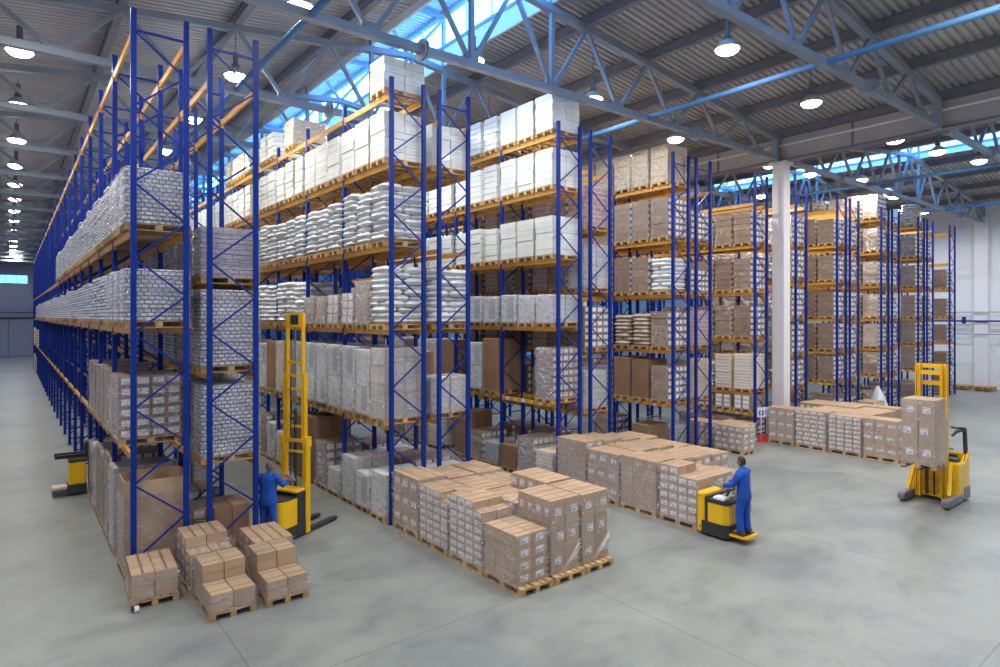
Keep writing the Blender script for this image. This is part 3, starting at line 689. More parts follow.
def ordw(n): return ordn[n - 1] if n <= 20 else (_tens[n].replace('ty', 'tieth') if n % 10 == 0 else _tens[n // 10 * 10] + '-' + ordn[n % 10 - 1])
ODD = [ordw(n + 1) for n in range(79)]
SKIP = {(r_, l_, q_) for r_, l_, qs in (('1L', 0, (61, 62, 63, 64, 67, 68, 69)), ('1L', 1, (57, 58, 60, 61, 62, 63, 64, 66, 67, 68, 69)), ('1L', 2, (33, 36, 39, 42, 46, 47, 50, 51, 54, 55, 56)), ('1R', 1, (5, 6, 7, 8, 11)), ('2L', 1, (15,)), ('2L', 2, (17, 18, 19, 20, 21)), ('2L', 3, (17, 20, 21, 22, 23, 24, 25, 26)), ('2R', 1, (3, 4, 5, 6, 7)), ('2R', 2, (3, 4, 5, 7, 8)), ('2R', 3, (10,)), ('2R', 4, (3,)), ('3L', 2, (6, 7)), ('3L', 5, (8, 9, 10)), ('3R', 0, (0,)), ('3R', 1, (5,)), ('4L', 1, (5,)), ('4L', 2, (4, 5)), ('4L', 3, (4, 5)), ('4L', 4, (5,)), ('4L', 5, (5,)), ('4R', 1, (2, 3)), ('4R', 2, (1, 2, 3)), ('4R', 3, (2, 3, 4)), ('4R', 4, (1, 2, 3, 4)), ('5L', 1, (3,)), ('5L', 2, (3,)), ('5L', 4, (4,)), ('5R', 1, (2, 3)), ('5R', 5, (2, 3, 4)), ('6L', 1, (2, 3, 4, 5)), ('6L', 2, (3, 5)), ('6L', 3, (2, 3, 4, 5)), ('6L', 4, (2, 3, 4, 5)), ('6L', 5, (2, 3, 4, 5)), ('6R', 1, (1, 2, 3)), ('6R', 2, (1, 2, 3)), ('6R', 3, (1, 2, 3)), ('6R', 4, (1, 2, 3)), ('6R', 5, (1, 2, 3)), ('7L', 1, (2, 3, 4)), ('7L', 2, (2, 3, 4)), ('7L', 3, (2, 3, 4)), ('7L', 4, (2,)), ('7R', 1, (1, 2, 3)), ('7R', 2, (1, 2, 3)), ('7R', 3, (1, 2, 3)), ('7R', 4, (1, 2, 3)), ('7R', 5, (1, 2, 3)), ('8L', 1, (1, 2, 3, 4)), ('8L', 2, (2,)), ('8L', 3, (1, 2, 3, 4)), ('8L', 4, (2, 3, 4)), ('8L', 5, (4,)), ('8R', 1, (1, 2, 3)), ('8R', 2, (1, 2, 3)), ('8R', 3, (1, 2, 3)), ('8R', 4, (1, 2, 3)), ('8R', 5, (1, 2, 3)), ('9L', 1, (1, 2)), ('9L', 2, (1, 2)), ('9L', 3, (1, 2)), ('9L', 4, (1, 2))) for q_ in qs}   # slots nothing of which can be seen
SLOTS = {}
def put(row, lev, slot, kind, h, v=0, dt=None, wx=1.2, wy=.8, dx=0, dy=0):
    x0, x1, nb, lv = RN[row]; z = 0 if lev == 0 else lv[lev - 1] + .064
    bay, s = divmod(slot, 3); y = F + .05 + bay * BAY + .05 + .44 + s * .905 + dy
    if bay >= nb: return
    if (row, lev, slot) in SKIP: return
    if dt is None: dt = 2 if (slot < 3 and row in ('1L', '1R', '2L', '3L', '2R') or slot < 6 and row == '2L') and kind not in ('big',) else 1
    r = mk_load(kind, wx, wy, h, v % 3, dt); r.location = ((x0 + x1) / 2 + dx, y, z)
    tag(r, '%s, %s of %s, %s' % (KW[kind], SH[lev], RDESC[row], 'at the near end' if slot == 0 else ODD[slot] + ' from near end'), CATK.get(kind, 'carton pallet'), 'pallets on ' + RDESC[row])
    SLOTS[r.name] = (row, lev, slot)
    return r
def row(rw, lev, slots, kinds, h, hj=.06, skip=0.0, **k):
    for n, s in enumerate(slots):
        if R.random() < skip: continue
        kd = kinds[n % len(kinds)]
        hh = round(h + R.choice([-hj, -hj / 2, 0, hj / 2]), 2)
        put(rw, lev, s, kd, hh, R.randrange(3), **k)
# first rack, aisle row
put('1L', 0, 0, 'octa', 1.95, 0, wy=1.15, dy=.17)
for s, kd, h in ((2, 'wrapped', 1.9), (3, 'brown', 2.0), (4, 'brown2', 1.75), (5, 'brown', 1.9), (6, 'machine', 1.8), (7, 'brown2', 1.7)): put('1L', 0, s, kd, h, s)
row('1L', 1, range(1, 8), ['grid', 'grid', 'brown', 'grid'], 1.5)
row('1L', 1, range(56, 70), ['brown', 'kraft'], 1.6)
row('1L', 0, range(60, 70), ['brown', 'kraft'], 1.6)
row('1L', 2, range(0, 60), ['tray'], 1.19, .08)
row('1L', 3, range(0, 26), ['tray'], 1.32, .1)
# first rack, back row
row('1R', 1, range(0, 4), ['tray'], 1.68, .04); row('1R', 2, range(0, 12), ['tray'], 1.78, .04); row('1R', 3, range(0, 9), ['purple'], 1.22, .03)
row('1R', 1, range(5, 12), ['grid', 'brown'], 1.4)
put('1R', 0, 1, 'brown', .95, 1); put('1R', 0, 3, 'brown', .9, 1); put('1R', 0, 4, 'machine', 1.4)
# second rack, white sacks
for s, kd, h in ((0, 'machine', 1.25), (1, 'machine', 1.05), (2, 'machine', 1.35), (3, 'machine', .8), (4, 'brown', 1.45), (5, 'big', 2.1), (6, 'big', 2.0), (7, 'brown2', 1.5), (8, 'machine', 1.2), (9, 'machine', 1.4), (10, 'brown', 1.6)): put('2L', 0, s, kd, h, s)
put('2L', 1, 0, 'wrapped', 1.95, 1); put('2L', 1, 1, 'machine', 1.9, 1)
for s in range(2, 7): put('2L', 1, s, 'machine', 1.95, s)
put('2L', 1, 7, 'big', 1.9); put('2L', 1, 8, 'kraft', 1.9); row('2L', 1, range(9, 16), ['big', 'machine', 'kraft'], 1.8)
for s, kd, h in ((0, 'sack', 1.62), (1, 'brown', 1.3), (2, 'lab', 1.0), (3, 'lab', .98), (4, 'brown', .95), (5, 'brown', .95), (6, 'sack', 1.45), (7, 'sack', 1.5)): put('2L', 2, s, kd, h, s)
row('2L', 2, range(8, 22), ['sack'], 1.5, .1)
row('2L', 3, range(0, 27), ['sack'], 1.55, .1)
row('2L', 4, range(0, 27), ['white'], 1.33, .04)
put('2L', 5, 0, 'white', .95, 0); put('2L', 5, 7, 'kraft', 1.0, 0); put('2L', 5, 9, 'white', 1.0, 0); put('2L', 5, 10, 'white', 1.05, 1); row('2L', 5, range(12, 16), ['white', 'kraft'], 1.0)
row('2R', 4, range(0, 5), ['white'], 1.25, .03); put('2R', 2, 0, 'sack', 1.62, 1); put('2R', 2, 1, 'sack', 1.55, 0); row('2R', 2, range(3, 9), ['sack', 'white'], 1.3)
put('2R', 1, 0, 'machine', 1.15, 1); row('2R', 1, range(2, 8), ['big', 'machine'], 1.7); row('2R', 0, range(0, 6), ['machine', 'grid', 'brown'], 1.2)
row('2R', 3, range(6, 12), ['sack'], 1.4)
# third rack
row('3L', 5, range(0, 11), ['white'], 1.27, .03); row('3L', 4, range(0, 12), ['white'], 1.3, .03); row('3L', 3, range(0, 12), ['white'], 1.32, .06)
row('3L', 2, range(0, 8), ['machine'], 1.08, .04)
put('3L', 1, 0, 'brown', 1.75, 0); put('3L', 1, 3, 'big', 1.95); put('3L', 1, 4, 'machine', 1.8, 0); row('3L', 1, range(6, 12), ['big', 'kraft', 'machine'], 1.8)
put('3L', 0, 0, 'stripe', 1.0, 0); put('3L', 0, 1, 'grid', 1.3, 0); put('3L', 0, 2, 'big', .9); put('3L', 0, 3, 'wire', 1.0); put('3L', 0, 4, 'brown', 1.1, 0); put('3L', 0, 5, 'big', 1.7); put('3L', 0, 7, 'stripe', 1.4, 0); row('3L', 0, range(8, 12), ['brown', 'kraft'], 1.3)
put('3R', 4, 0, 'pink', 1.45, 0); put('3R', 3, 0, 'machine', 1.6, 0); put('3R', 2, 0, 'grid', 1.5, 1); put('3R', 1, 0, 'wire', 1.5); put('3R', 0, 0, 'wire', 1.2)
for lv in (4, 3, 2): row('3R', lv, range(1, 7), ['brown', 'pink', 'brown2'], 1.5)
row('3R', 1, range(1, 6), ['brown2', 'brown'], 1.4); row('3R', 0, range(1, 5), ['brown2'], 1.2)
# fourth rack
row('4L', 5, range(0, 6), ['kraft'], 1.5, .02); row('4L', 4, range(0, 6), ['brown'], 1.6, .05)
put('4L', 3, 0, 'sack', 1.35, 0, dt=1); put('4L', 3, 1, 'brown', 1.45); put('4L', 3, 2, 'brown2', 1.5); row('4L', 3, range(3, 6), ['brown'], 1.4)
put('4L', 2, 0, 'grid', 1.45); put('4L', 2, 1, 'sackbr', 1.35, dt=1); put('4L', 2, 2, 'sackbr', 1.3, dt=1); row('4L', 2, range(3, 6), ['brown'], 1.4)
put('4L', 1, 0, 'brown', 1.4); put('4L', 1, 1, 'big', 1.6); put('4L', 1, 2, 'big', 1.65); row('4L', 1, range(3, 6), ['brown2'], 1.5)
put('4L', 0, 1, 'big', 1.1); put('4L', 0, 3, 'brown', 1.2); put('4L', 0, 4, 'wire', 1.2)
row('4R', 4, range(0, 5), ['brown2', 'brown'], 1.3); put('4R', 3, 0, 'brown2', 1.0); row('4R', 3, range(1, 5), ['brown'], 1.4); put('4R', 2, 0, 'pink', 1.5); row('4R', 2, range(1, 4), ['brown', 'sackbr'], 1.4, dt=1)
put('4R', 1, 0, 'kraft', 1.6); row('4R', 1, range(1, 4), ['brown'], 1.3); row('4R', 0, range(1, 3), ['wire'], 1.0)
# fifth and the far ones
row('5L', 5, range(0, 5), ['brown'], 1.5, .04); row('5L', 4, range(0, 5), ['brown', 'brown2'], 1.5, .04); row('5L', 3, range(0, 5), ['brown2', 'brown'], 1.45, .04)
put('5L', 2, 0, 'stripe', 1.65, 0); put('5L', 2, 1, 'stripe', 1.6, 1); put('5L', 2, 2, 'sack', 1.2, dt=1); put('5L', 2, 3, 'brown', 1.2); row('5L', 1, range(0, 4), ['lab'], .7); row('5L', 0, range(0, 4), ['brown2'], .85)
for rk, n0 in (('5R', 5), ('6L', 6), ('6R', 4), ('7L', 5), ('7R', 4), ('8L', 5), ('8R', 4)):
    top = {'5R': 5, '6L': 5, '6R': 5, '7L': 6, '7R': 5, '8L': 5, '8R': 5}[rk]
    for lv in range(1, top + 1):
        row(rk, lv, range(0, n0), ['brown', 'brown2', 'brown'] if rk[1] == 'L' else ['brown', 'grid'], 1.42, .06, dt=1)
    row(rk, 0, range(0, 3), ['brown2'], 1.1, dt=1)
put('8L', 6, 0, 'sackbr', 1.4, 0, dt=1); put('8L', 6, 1, 'white', 1.2, 0, dt=1)
for lv, h in ((1, .9), (2, 1.2), (3, 1.35), (4, 1.35)): row('9L', lv, range(0, 3), ['brown2', 'brown'], h, .03, dt=1)
put('9L', 0, 0, 'brown2', 1.3, dt=1)

# ------------------------------------------------------------------ loads on the floor
FG = 'wrapped carton pallets near the first rack'
floor_load(1.70, 2.48, 12.76, 13.92, .62, 2, 3, 2, '', 'low wrapped pallet of brown cartons standing alone in front of the first post', seed=1, group=FG, rz=-.05)
pj = empty('pallet_jack', (1.70, 12.66, 0), -.05, 'low dark hand pallet jack with white wheel under the lone low pallet', 'pallet jack')
mb = MB(); mb.box(-.03, 0, .05, .02, 1.2, .085, 'dark'); mb.obj('fork', pj); wheel_y = MB(); wheel_y.tube((.02, .0, .055), (.09, .0, .055), .055, 'label', 14); wheel_y.obj('wheel', pj)
floor_load(2.68, 3.45, 11.44, 12.66, .78, 2, 4, 4, '', 'wrapped pallet with stepped top, the nearest pallet to the camera', step=(2, 2), seed=2, group=FG)
floor_load(3.62, 4.38, 11.38, 12.6, .78, 2, 4, 4, '', 'wrapped pallet with stepped top and a small white label, beside the nearest pallet', step=(2, 2), seed=3, group=FG)
floor_load(2.62, 3.42, 12.74, 13.94, .98, 2, 3, 4, 'x', 'taller wrapped pallet directly behind the nearest stepped one', seed=4, group=FG, lab=.3, cut={(0, 0): 3, (1, 0): 3})
floor_load(3.82, 4.6, 12.78, 13.94, .72, 2, 3, 3, 'x', 'low glossy wrapped pallet behind the labelled stepped one, beside the stacker', seed=5, group=FG, lab=.3)
floor_load(3.4, 4.15, 14.2, 14.8, 1.15, 2, 1, 1, '', 'tall plain cartons standing inside the foot of the first rack', seed=6, group=FG, film=False, bodyk='cartondk')
# block one
G1 = 'labelled carton pallets in the block beside the sack rack'
C1 = [(7.48, 8.28), (8.36, 9.16), (9.22, 10.02)]; R1 = [(8.86, 10.06), (10.12, 11.32), (11.38, 12.58), (12.64, 13.84)]
def fl(c, r_, C_, R_, h, nx, ny, nz, faces, label, **k): return floor_load(C_[c][0], C_[c][1], R_[r_][0], R_[r_][1], h, nx, ny, nz, faces, label, **k)
fl(0, 0, C1, R1, 1.1, 2, 3, 4, 'y', 'front corner pallet of four-high cartons, lower than its block neighbours', group=G1, inset=.15, seed=2, lab=.5, lh=.5)
fl(1, 0, C1, R1, 1.6, 2, 4, 3, 'xy', 'tall middle pallet in the front row of the block by the sack rack', group=G1, inset=.15, seed=3, lab=.42, lh=.3)
fl(2, 0, C1, R1, 1.58, 2, 4, 3, 'xy', 'tall wrapped pallet at the right end of the block front row', group=G1, inset=.15, seed=5, lab=.42, lh=.3)
fl(0, 1, C1, R1, 1.42, 2, 4, 8, 'x', 'carton pallet with eight label rows behind the low corner pallet', group=G1, seed=4, lab=.75, lh=.62, cut={(0, 0): 7, (1, 0): 7})
fl(0, 2, C1, R1, 1.34, 2, 4, 7, 'x', 'carton pallet with seven label rows, second from the rack post', group=G1, seed=6, lab=.75, lh=.62, cut={(0, 0): 6})
fl(0, 3, C1, R1, 1.42, 2, 3, 3, 'x', 'wrapped pallet with three label bands beside the sack rack post', group=G1, seed=8, lab=.55, lh=.3)
fl(1, 1, C1, R1, 1.3, 2, 4, 5, 'x', 'carton pallet enclosed behind the tall middle one', group=G1, seed=9)
fl(2, 1, C1, R1, 1.6, 2, 4, 4, 'xy', 'tall carton pallet behind the right end of the block front row', group=G1, seed=1)
fl(1, 2, C1, R1, 1.3, 2, 4, 5, 'x', 'carton pallet in the middle of the block by the sack rack', group=G1, seed=3)
fl(2, 2, C1, R1, 1.25, 2, 4, 5, 'y', 'carton pallet on the aisle side of the block, third row back', group=G1, seed=5)
fl(1, 3, C1, R1, 1.32, 2, 4, 4, 'x', 'carton pallet in the back row of the block, middle', group=G1, seed=7)
fl(2, 3, C1, R1, 1.32, 2, 4, 4, 'xy', 'carton pallet in the back row of the block, aisle side', group=G1, seed=9)
# block two
G2 = 'labelled carton pallets in the block beside the riding pallet truck'
C2 = [(13.16, 13.96), (14.02, 14.82), (14.88, 15.68), (15.74, 16.54)]; R2 = [(9.0, 10.1), (10.2, 11.4), (11.46, 12.66), (12.72, 13.92)]
floor_load(13.18, 13.98, 8.98, 10.12, 1.46, 2, 4, 6, 'x', 'two-level labelled pallet carried by the yellow riding pallet truck', seed=2, group=G2, lab=.72, lh=.5, step=(2, 5), z=.0)
fl(0, 1, C2, R2, 1.46, 2, 3, 5, 'y', 'glossy plain-sided pallet behind the one on the pallet truck', group=G2, seed=4, lab=.4, lh=.35)
fl(0, 2, C2, R2, 1.42, 2, 3, 3, 'xy', 'pallet with three label bands, third from the riding pallet truck', group=G2, seed=3, lab=.5, lh=.25)
fl(0, 3, C2, R2, 1.58, 2, 3, 6, 'y', 'tall glossy pallet at the far corner of the pallet truck block', group=G2, seed=6, lab=.4)
n_ = [('front', 'second'), ('front', 'third'), ('front', 'fourth'), ('second', 'second'), ('second', 'third'), ('second', 'fourth'), ('third', 'second'), ('third', 'third'), ('third', 'fourth'), ('back', 'second'), ('back', 'third'), ('back', 'fourth')]
hs = [1.22, 1.05, None, 1.38, 1.34, 1.3, 1.42, 1.4, 1.3, 1.52, 1.42, 1.36]
for q in range(12):
    if hs[q] is None: continue
    fl(1 + q % 3, q // 3, C2, R2, hs[q], 2, 3 + q % 2, 4 if q % 2 else 3, 'xy' if q < 6 else 'y', 'labelled pallet in %s row of the pallet truck block, %s from the aisle-side column' % n_[q], group=G2, seed=q, lab=.5, lh=.35, film=q < 6)
# pallets in front of the fourth rack
G4 = 'labelled carton pallets at the foot of the fourth rack'
floor_load(21.65, 22.45, 12.75, 13.95, 1.05, 2, 4, 4, 'xy', 'nearer wrapped labelled pallet at the foot of the fourth rack', group=G4, seed=1, lab=.6)
floor_load(21.65, 22.45, 14.1, 15.3, 1.05, 2, 4, 4, 'xy', 'farther labelled pallet beside the end of the fourth rack', group=G4, seed=2, lab=.5)
floor_load(22.55, 23.35, 13.2, 14.4, 1.0, 2, 4, 4, 'xy', 'glossy wrapped pallet standing behind the two by the fourth rack', group=G4, seed=3, lab=.5)
# block three
G3 = 'labelled carton pallets in the block before the white column'
C3 = [(24.8, 25.6), (25.68, 26.28), (27.0, 27.8), (27.88, 28.68)]; R3 = [(8.66, 9.82), (9.88, 11.08), (11.14, 12.34), (12.4, 13.5)]
fl(0, 0, C3, R3, 1.5, 2, 3, 3, 'xy', 'single wrapped pallet with three label bands, nearest of the column block', group=G3, seed=1, lab=.6, lh=.22)
fl(0, 1, C3, R3, 1.48, 2, 4, 8, 'x', 'pallet with eight label rows, second in the column block', group=G3, seed=2, lab=.72, lh=.55)
fl(0, 2, C3, R3, 1.52, 2, 4, 8, 'x', 'pallet with eight label rows, third in the column block', group=G3, seed=3, lab=.72, lh=.55)
fl(0, 3, C3, R3, 1.5, 2, 3, 3, 'x', 'pallet with three label bands beside the red sign stands', group=G3, seed=4, lab=.6, lh=.22)
C3b = [(25.68, 26.48), (26.56, 27.36), (27.44, 28.24), (28.32, 29.12)]
for q in range(12):
    c, r_ = q % 4, 1 + q // 4
    if r_ == 3 and c in (0, 1): continue
    fl(c, r_, C3b, R3, 1.48 - .02 * (q % 3), 2, 4, 3 + q % 2, 'x', 'carton pallet %s behind the labelled front, %s row of the column block' % (['directly', 'two places', 'three places', 'farthest'][c], ['', 'near', 'middle', 'far'][r_]), group=G3, seed=q, film=False)
floor_load(33.5, 34.7, 12.75, 13.55, 1.0, 3, 2, 3, 'y', 'brown labelled pallet with loose film behind the column block', group=G3, seed=5, lab=.6, lh=.3)
rr = random.Random(3); mb = MB(); vs = []; fs = []
for a_, (rad_, z_) in enumerate(((.42, .15), (.45, .6), (.36, .95), (.22, 1.3), (.06, 1.62))):
    for q in range(12): vs.append((rad_ * math.cos(q * math.pi / 6) * rr.uniform(.75, 1.1), rad_ * math.sin(q * math.pi / 6) * rr.uniform(.75, 1.1), z_ + rr.uniform(-.05, .05)))
fs = [(a_ * 12 + q, a_ * 12 + (q + 1) % 12, a_ * 12 + 12 + (q + 1) % 12, a_ * 12 + 12 + q) for a_ in range(4) for q in range(12)] + [tuple(range(48, 60)), tuple(range(11, -1, -1))]
mb.add(vs, fs, 'sack'); bag = empty('bagged_load', (35.4, 13.3, 0), 0, 'pointed bundle in loose white film behind the column block', 'wrapped bundle'); mb.obj('plastic_cover', bag); link(pal(1.2, .8), 'pallet', bag)
# boards stacked by the white wall
for i in range(2):
    mb = MB()
    for zz in (0, .16):
        for yy in (0, .45, .9): mb.box(-.05, yy, zz, 1.15, yy + .1, zz + .1, 'wood')
        for xx in range(7): mb.box(-.08 + xx * .19, 0, zz + .1, .06 + xx * .19, 1.1, zz + .13, 'wood')
    o = mb.obj('empty_pallet'); o.location = (53.4, 14.2 - i * 1.35, 0); tag(o, 'empty wooden pallet stack lying by the white wall, %s of two' % ('farther' if i == 0 else 'nearer'), 'pallet', 'empty pallets by the wall')
# sign stands
for i, (x, y) in enumerate(((24.72, 13.95 - .2), (25.05, 13.68))):
    r = empty('sign_stand', (x + .0, y, 0), .1, 'red footed stand with white and blue sign, %s the rack post' % ('closest to' if i == 0 else 'slightly in front of'), 'sign stand', 'sign stands before the column')
    mb = MB(); mb.lathe([(.16, 0), (.16, .03), (.1, .05), (.05, .3), (.02, .32)], 'red', n=12); mb.box(-.18, -.18, 0, .18, .18, .025, 'red'); mb.obj('base', r)
    mb = MB(); mb.tube((0, 0, .3), (0, 0, 1.35), .018, 'column', 8); mb.obj('pole', r)
    mb = MB(); mb.box(-.16, -.012, 1.02, .16, .012, 1.42, 'label'); mb.box(-.1, -.016, 1.1, .1, -.012, 1.3, 'signblue'); mb.box(-.03, -.018, 1.14, .03, -.016, 1.26, 'label')
    o = mb.obj('sign_panel', r); o.rotation_euler = (0, 0, -.9)

# ------------------------------------------------------------------ trucks (local: forks toward +x)
def rbox(name, r, x0, y0, z0, x1, y1, z1, k, ch=.04):
    mb = MB(); mb.box(x0, y0, z0, x1, y1, z1, k, ch=ch); return mb.obj(name, r)
def column_mb(mb, x, y, z0, z1, w, d, k='yellow'):
    mb.box(x - d / 2, y - w / 2, z0, x + d / 2, y - w / 2 + .02, z1, k); mb.box(x - d / 2, y + w / 2 - .02, z0, x + d / 2, y + w / 2, z1, k); mb.box(x - .012, y - w / 2, z0, x + .012, y + w / 2, z1, k)
def wheel(name, r, x, y, z, rad, w, k='black'):
    mb = MB(); mb.tube((x, y - w / 2, z), (x, y + w / 2, z), rad, k, 16); mb.tube((x, y - w / 2 - .01, z), (x, y + w / 2 + .01, z), rad * .45, 'grey', 10); return mb.obj(name, r)
def hl(cx, cy, n0, n1, rx, ry):   # arc points
    return [(cx + rx * math.cos(math.radians(a)), cy + ry * math.sin(math.radians(a))) for a in range(n0, n1 + 1, 15)]
# 1: high-lift stacker
T1 = empty('electric_stacker', (5.45, 15.0, 0), math.radians(28), 'tall yellow pallet stacker with raised mast beside the man in the aisle', 'stacker truck')
mb = MB(); P = [(-.05, -.39), (-.05, .39)] + hl(-.6, .19, 90, 180, .3, .2) + hl(-.6, -.19, 180, 270, .3, .2)
mb.prism(P, .05, .34, 'dark'); mb.obj('chassis', T1)
mb = MB(); P2 = [(-.36, -.38), (-.36, .38)] + hl(-.6, .19, 90, 180, .27, .19) + hl(-.6, -.19, 180, 270, .27, .19)
mb.prism(P2, .34, .96, 'yellow'); mb.prism([(x * .995, y * .97) for x, y in P2], .96, .99, 'dark'); mb.obj('motor_cover', T1)
mb = MB(); mb.box(-.36, -.385, .34, -.06, .385, 1.08, 'dark', ch=.02); mb.box(-.26, -.39, .86, -.16, -.383, .92, 'black'); mb.obj('battery_box', T1)
rbox('battery_lid', T1, -.4, -.36, 1.08, -.05, .36, 1.13, 'yellow', .02)
mb = MB()
for s in (-1, 1): column_mb(mb, 0, s * .36, .04, 2.3, .07, .15)
mb.box(-.05, -.36, 2.2, -.01, .36, 2.28, 'yellow'); mb.box(-.05, -.36, 1.95, -.01, .36, 2.0, 'yellow'); mb.box(-.06, -.36, .1, .0, .36, .3, 'yellow')
mb.box(-.09, -.42, 2.1, .09, -.3, 2.34, 'yellow'); mb.box(-.09, .3, 2.1, .09, .42, 2.34, 'yellow'); mb.obj('outer_mast', T1)
mb = MB()
for s in (-1, 1): column_mb(mb, 0, s * .3, .7, 3.85, .06, .11)
for z in (2.55, 3.45, 3.78): mb.box(-.03, -.3, z, .01, .3, z + .06, 'yellow')
mb.obj('middle_mast', T1)
mb = MB()
for s in (-1, 1): column_mb(mb, 0, s * .24, 2.2, 5.33, .05, .09)
for z in (4.1, 5.25): mb.box(-.03, -.26, z, .01, .26, z + .07, 'yellow')
mb.box(-.035, -.27, 4.98, .03, .27, 5.33, 'yellow'); mb.box(-.045, -.12, 5.05, .04, .12, 5.28, 'dark'); mb.obj('inner_mast', T1)
mb = MB(); mb.tube((0, 0, .3), (0, 0, 3.0), .035, 'dark', 10); mb.tube((0, 0, 3.0), (0, 0, 5.1), .022, 'grey', 8); mb.tube((-.03, .12, 1.0), (-.03, .12, 3.8), .014, 'black', 6); mb.obj('lift_cylinder', T1)
for s in (-1, 1):
    mb = MB(); mb.box(.05, s * .27 - .085, .04, 1.1, s * .27 + .085, .09, 'dark'); mb.prism([(1.1, s * .27 - .085), (1.1, s * .27 + .085), (1.2, s * .27 + .04), (1.2, s * .27 - .04)], .045, .08, 'dark'); mb.box(.05, s * .27 - .06, .04, .1, s * .27 + .06, .5, 'dark'); mb.obj('fork', T1)
    wheel('wheel', T1, 1.0, s * .27, .041, .04, .1)
mb = MB(); mb.tube((-.75, .05, .95), (-.98, .1, 1.22), .03, 'dark'); mb.tube((-.98, -.06, 1.22), (-.98, .26, 1.22), .022, 'black'); mb.box(-1.02, .03, 1.17, -.93, .17, 1.27, 'dark'); mb.obj('tiller_handle', T1)
rbox('operator_platform', T1, -1.2, -.25, .1, -.86, .25, .14, 'dark', .02)
# 2: riding pallet truck
T2 = empty('riding_pallet_truck', (13.44, 8.9, 0), math.radians(90), 'yellow and dark riding pallet truck under the labelled two-level pallet', 'pallet truck')
mb = MB(); P = [(-.12, -.38), (-.12, .38), (-.6, .38)] + hl(-.68, .24, 90, 180, .14, .14) + hl(-.68, -.24, 180, 270, .14, .14)
mb.prism(P, .06, .36, 'dark'); mb.obj('chassis', T2)
mb = MB(); mb.box(-.2, -.37, .08, .02, .37, 1.02, 'yellow', ch=.04)
for z in (.2, .92): 
    mb.tube((-.08, .371, z), (-.08, .376, z), .02, 'dark', 8)
mb.obj('battery_cover', T2)
mb = MB(); mb.box(-.27, -.37, .3, -.2, .37, .95, 'dark', ch=.01); mb.obj('divider_panel', T2)
mb = MB(); P3 = [(-.28, -.36), (-.28, .36), (-.68, .36), (-.78, .26), (-.78, -.26), (-.68, -.36)]
mb.prism(P3, .36, .82, 'yellow')
for s in (-.12, .0, .12): mb.box(-.79, s - .02, .4, -.775, s + .02, .78, 'orange')
mb.obj('motor_cover', T2)
mb = MB(); mb.prism([(x * 1.02, y * 1.03) for x, y in P3], .82, .9, 'dark'); mb.box(-.6, -.3, .9, -.35, .3, .93, 'grey', ch=.01); mb.obj('console', T2)
mb = MB(); mb.tube((-.55, .05, .9), (-.66, .05, 1.12), .035, 'dark'); mb.tube((-.66, -.2, 1.12), (-.66, .28, 1.12), .02, 'black'); mb.lathe([(.02, -.03), (.09, 0), (.02, .03)], 'black', c=(-.66, .05, 1.13)); mb.obj('control_handle', T2)
mb = MB(); mb.box(-.7, .1, .92, -.4, .34, .98, 'paper', ch=.02); mb.obj('paper_folder', T2)
mb = MB(); mb.prism([(-.8, -.3), (-.8, .3), (-1.15, .3)] + [(-1.24, .2), (-1.24, -.2)] + [(-1.15, -.3)], .14, .19, 'yellow'); mb.box(-1.14, -.25, .19, -.82, .25, .2, 'dark'); mb.obj('operator_platform', T2)
for s in (-1, 1):
    rbox('fork', T2, -.1, s * .17 - .07, .03, 1.1, s * .17 + .07, .095, 'dark', .02); 
    wheel('wheel', T2, 1.0, s * .17, .041, .04, .1)
wheel('wheel', T2, -.5, 0, .11, .11, .1)
# 3: reach truck
T3 = empty('reach_truck', (19.85, 6.33, 0), math.radians(180), 'yellow reach truck holding a raised wrapped carton pallet', 'forklift')
for s in (-1, 1):
    mb = MB(); mb.box(-1.2, s * .53 - .09, .06, -.02, s * .53 + .09, .26, 'grey', ch=.03); mb.prism([(-.1, .06), (0, .1), (0, .2), (-.1, .26)], s * .53 - .09, s * .53 + .09, 'grey', axis='y'); mb.obj('outrigger', T3)
    wheel('wheel', T3, -.18, s * .53, .121, .12, .1)
mb = MB()
for s in (-1, 1): column_mb(mb, -.72, s * .32, .1, 3.9, .13, .16)
for z in (.15, 3.78, 3.3): mb.box(-.8, -.36, z, -.74, .36, z + .12, 'yellow')
mb.box(-.78, -.3, .35, -.75, .3, .42, 'yellow'); mb.obj('outer_mast', T3)
mb = MB()
for s in (-1, 1): column_mb(mb, -.62, s * .27, .15, 3.85, .06, .1)
mb.box(-.66, -.27, 3.6, -.6, .27, 3.72, 'yellow'); mb.box(-.66, -.27, 1.6, -.6, .27, 1.7, 'yellow'); mb.obj('inner_mast', T3)
mb = MB(); mb.tube((-.66, -.1, .2), (-.66, -.1, 2.9), .045, 'dark', 10); mb.tube((-.66, .08, .2), (-.66, .08, 1.9), .02, 'black', 6); mb.obj('lift_cylinder', T3)
mb = MB(); mb.box(-.58, -.33, 1.0, -.54, .33, 1.08, 'dark'); mb.box(-.58, -.33, 1.38, -.54, .33, 1.46, 'dark'); mb.box(-.56, -.3, 1.0, -.52, -.22, 1.5, 'dark'); mb.box(-.56, .22, 1.0, -.52, .3, 1.5, 'dark'); mb.obj('carriage', T3)
for s in (-1, 1): rbox('fork', T3, -.56, s * .2 - .05, 1.16, .85, s * .2 + .05, 1.195, 'dark', .01)
for s in (-1, 1):
    mb = MB(); mb.bar((-.82, s * .43, 1.15), (-.45, s * .5, .3), .09, .06, 'yellow'); mb.obj('mast_brace', T3)
mb = MB(); mb.prism([(-.95, .12), (-1.8, .12), (-1.8, .5), (-1.8, 1.5), (-1.72, 1.55), (-1.5, 1.12), (-.95, 1.12)], -.6, -.5, 'yellow', axis='y')
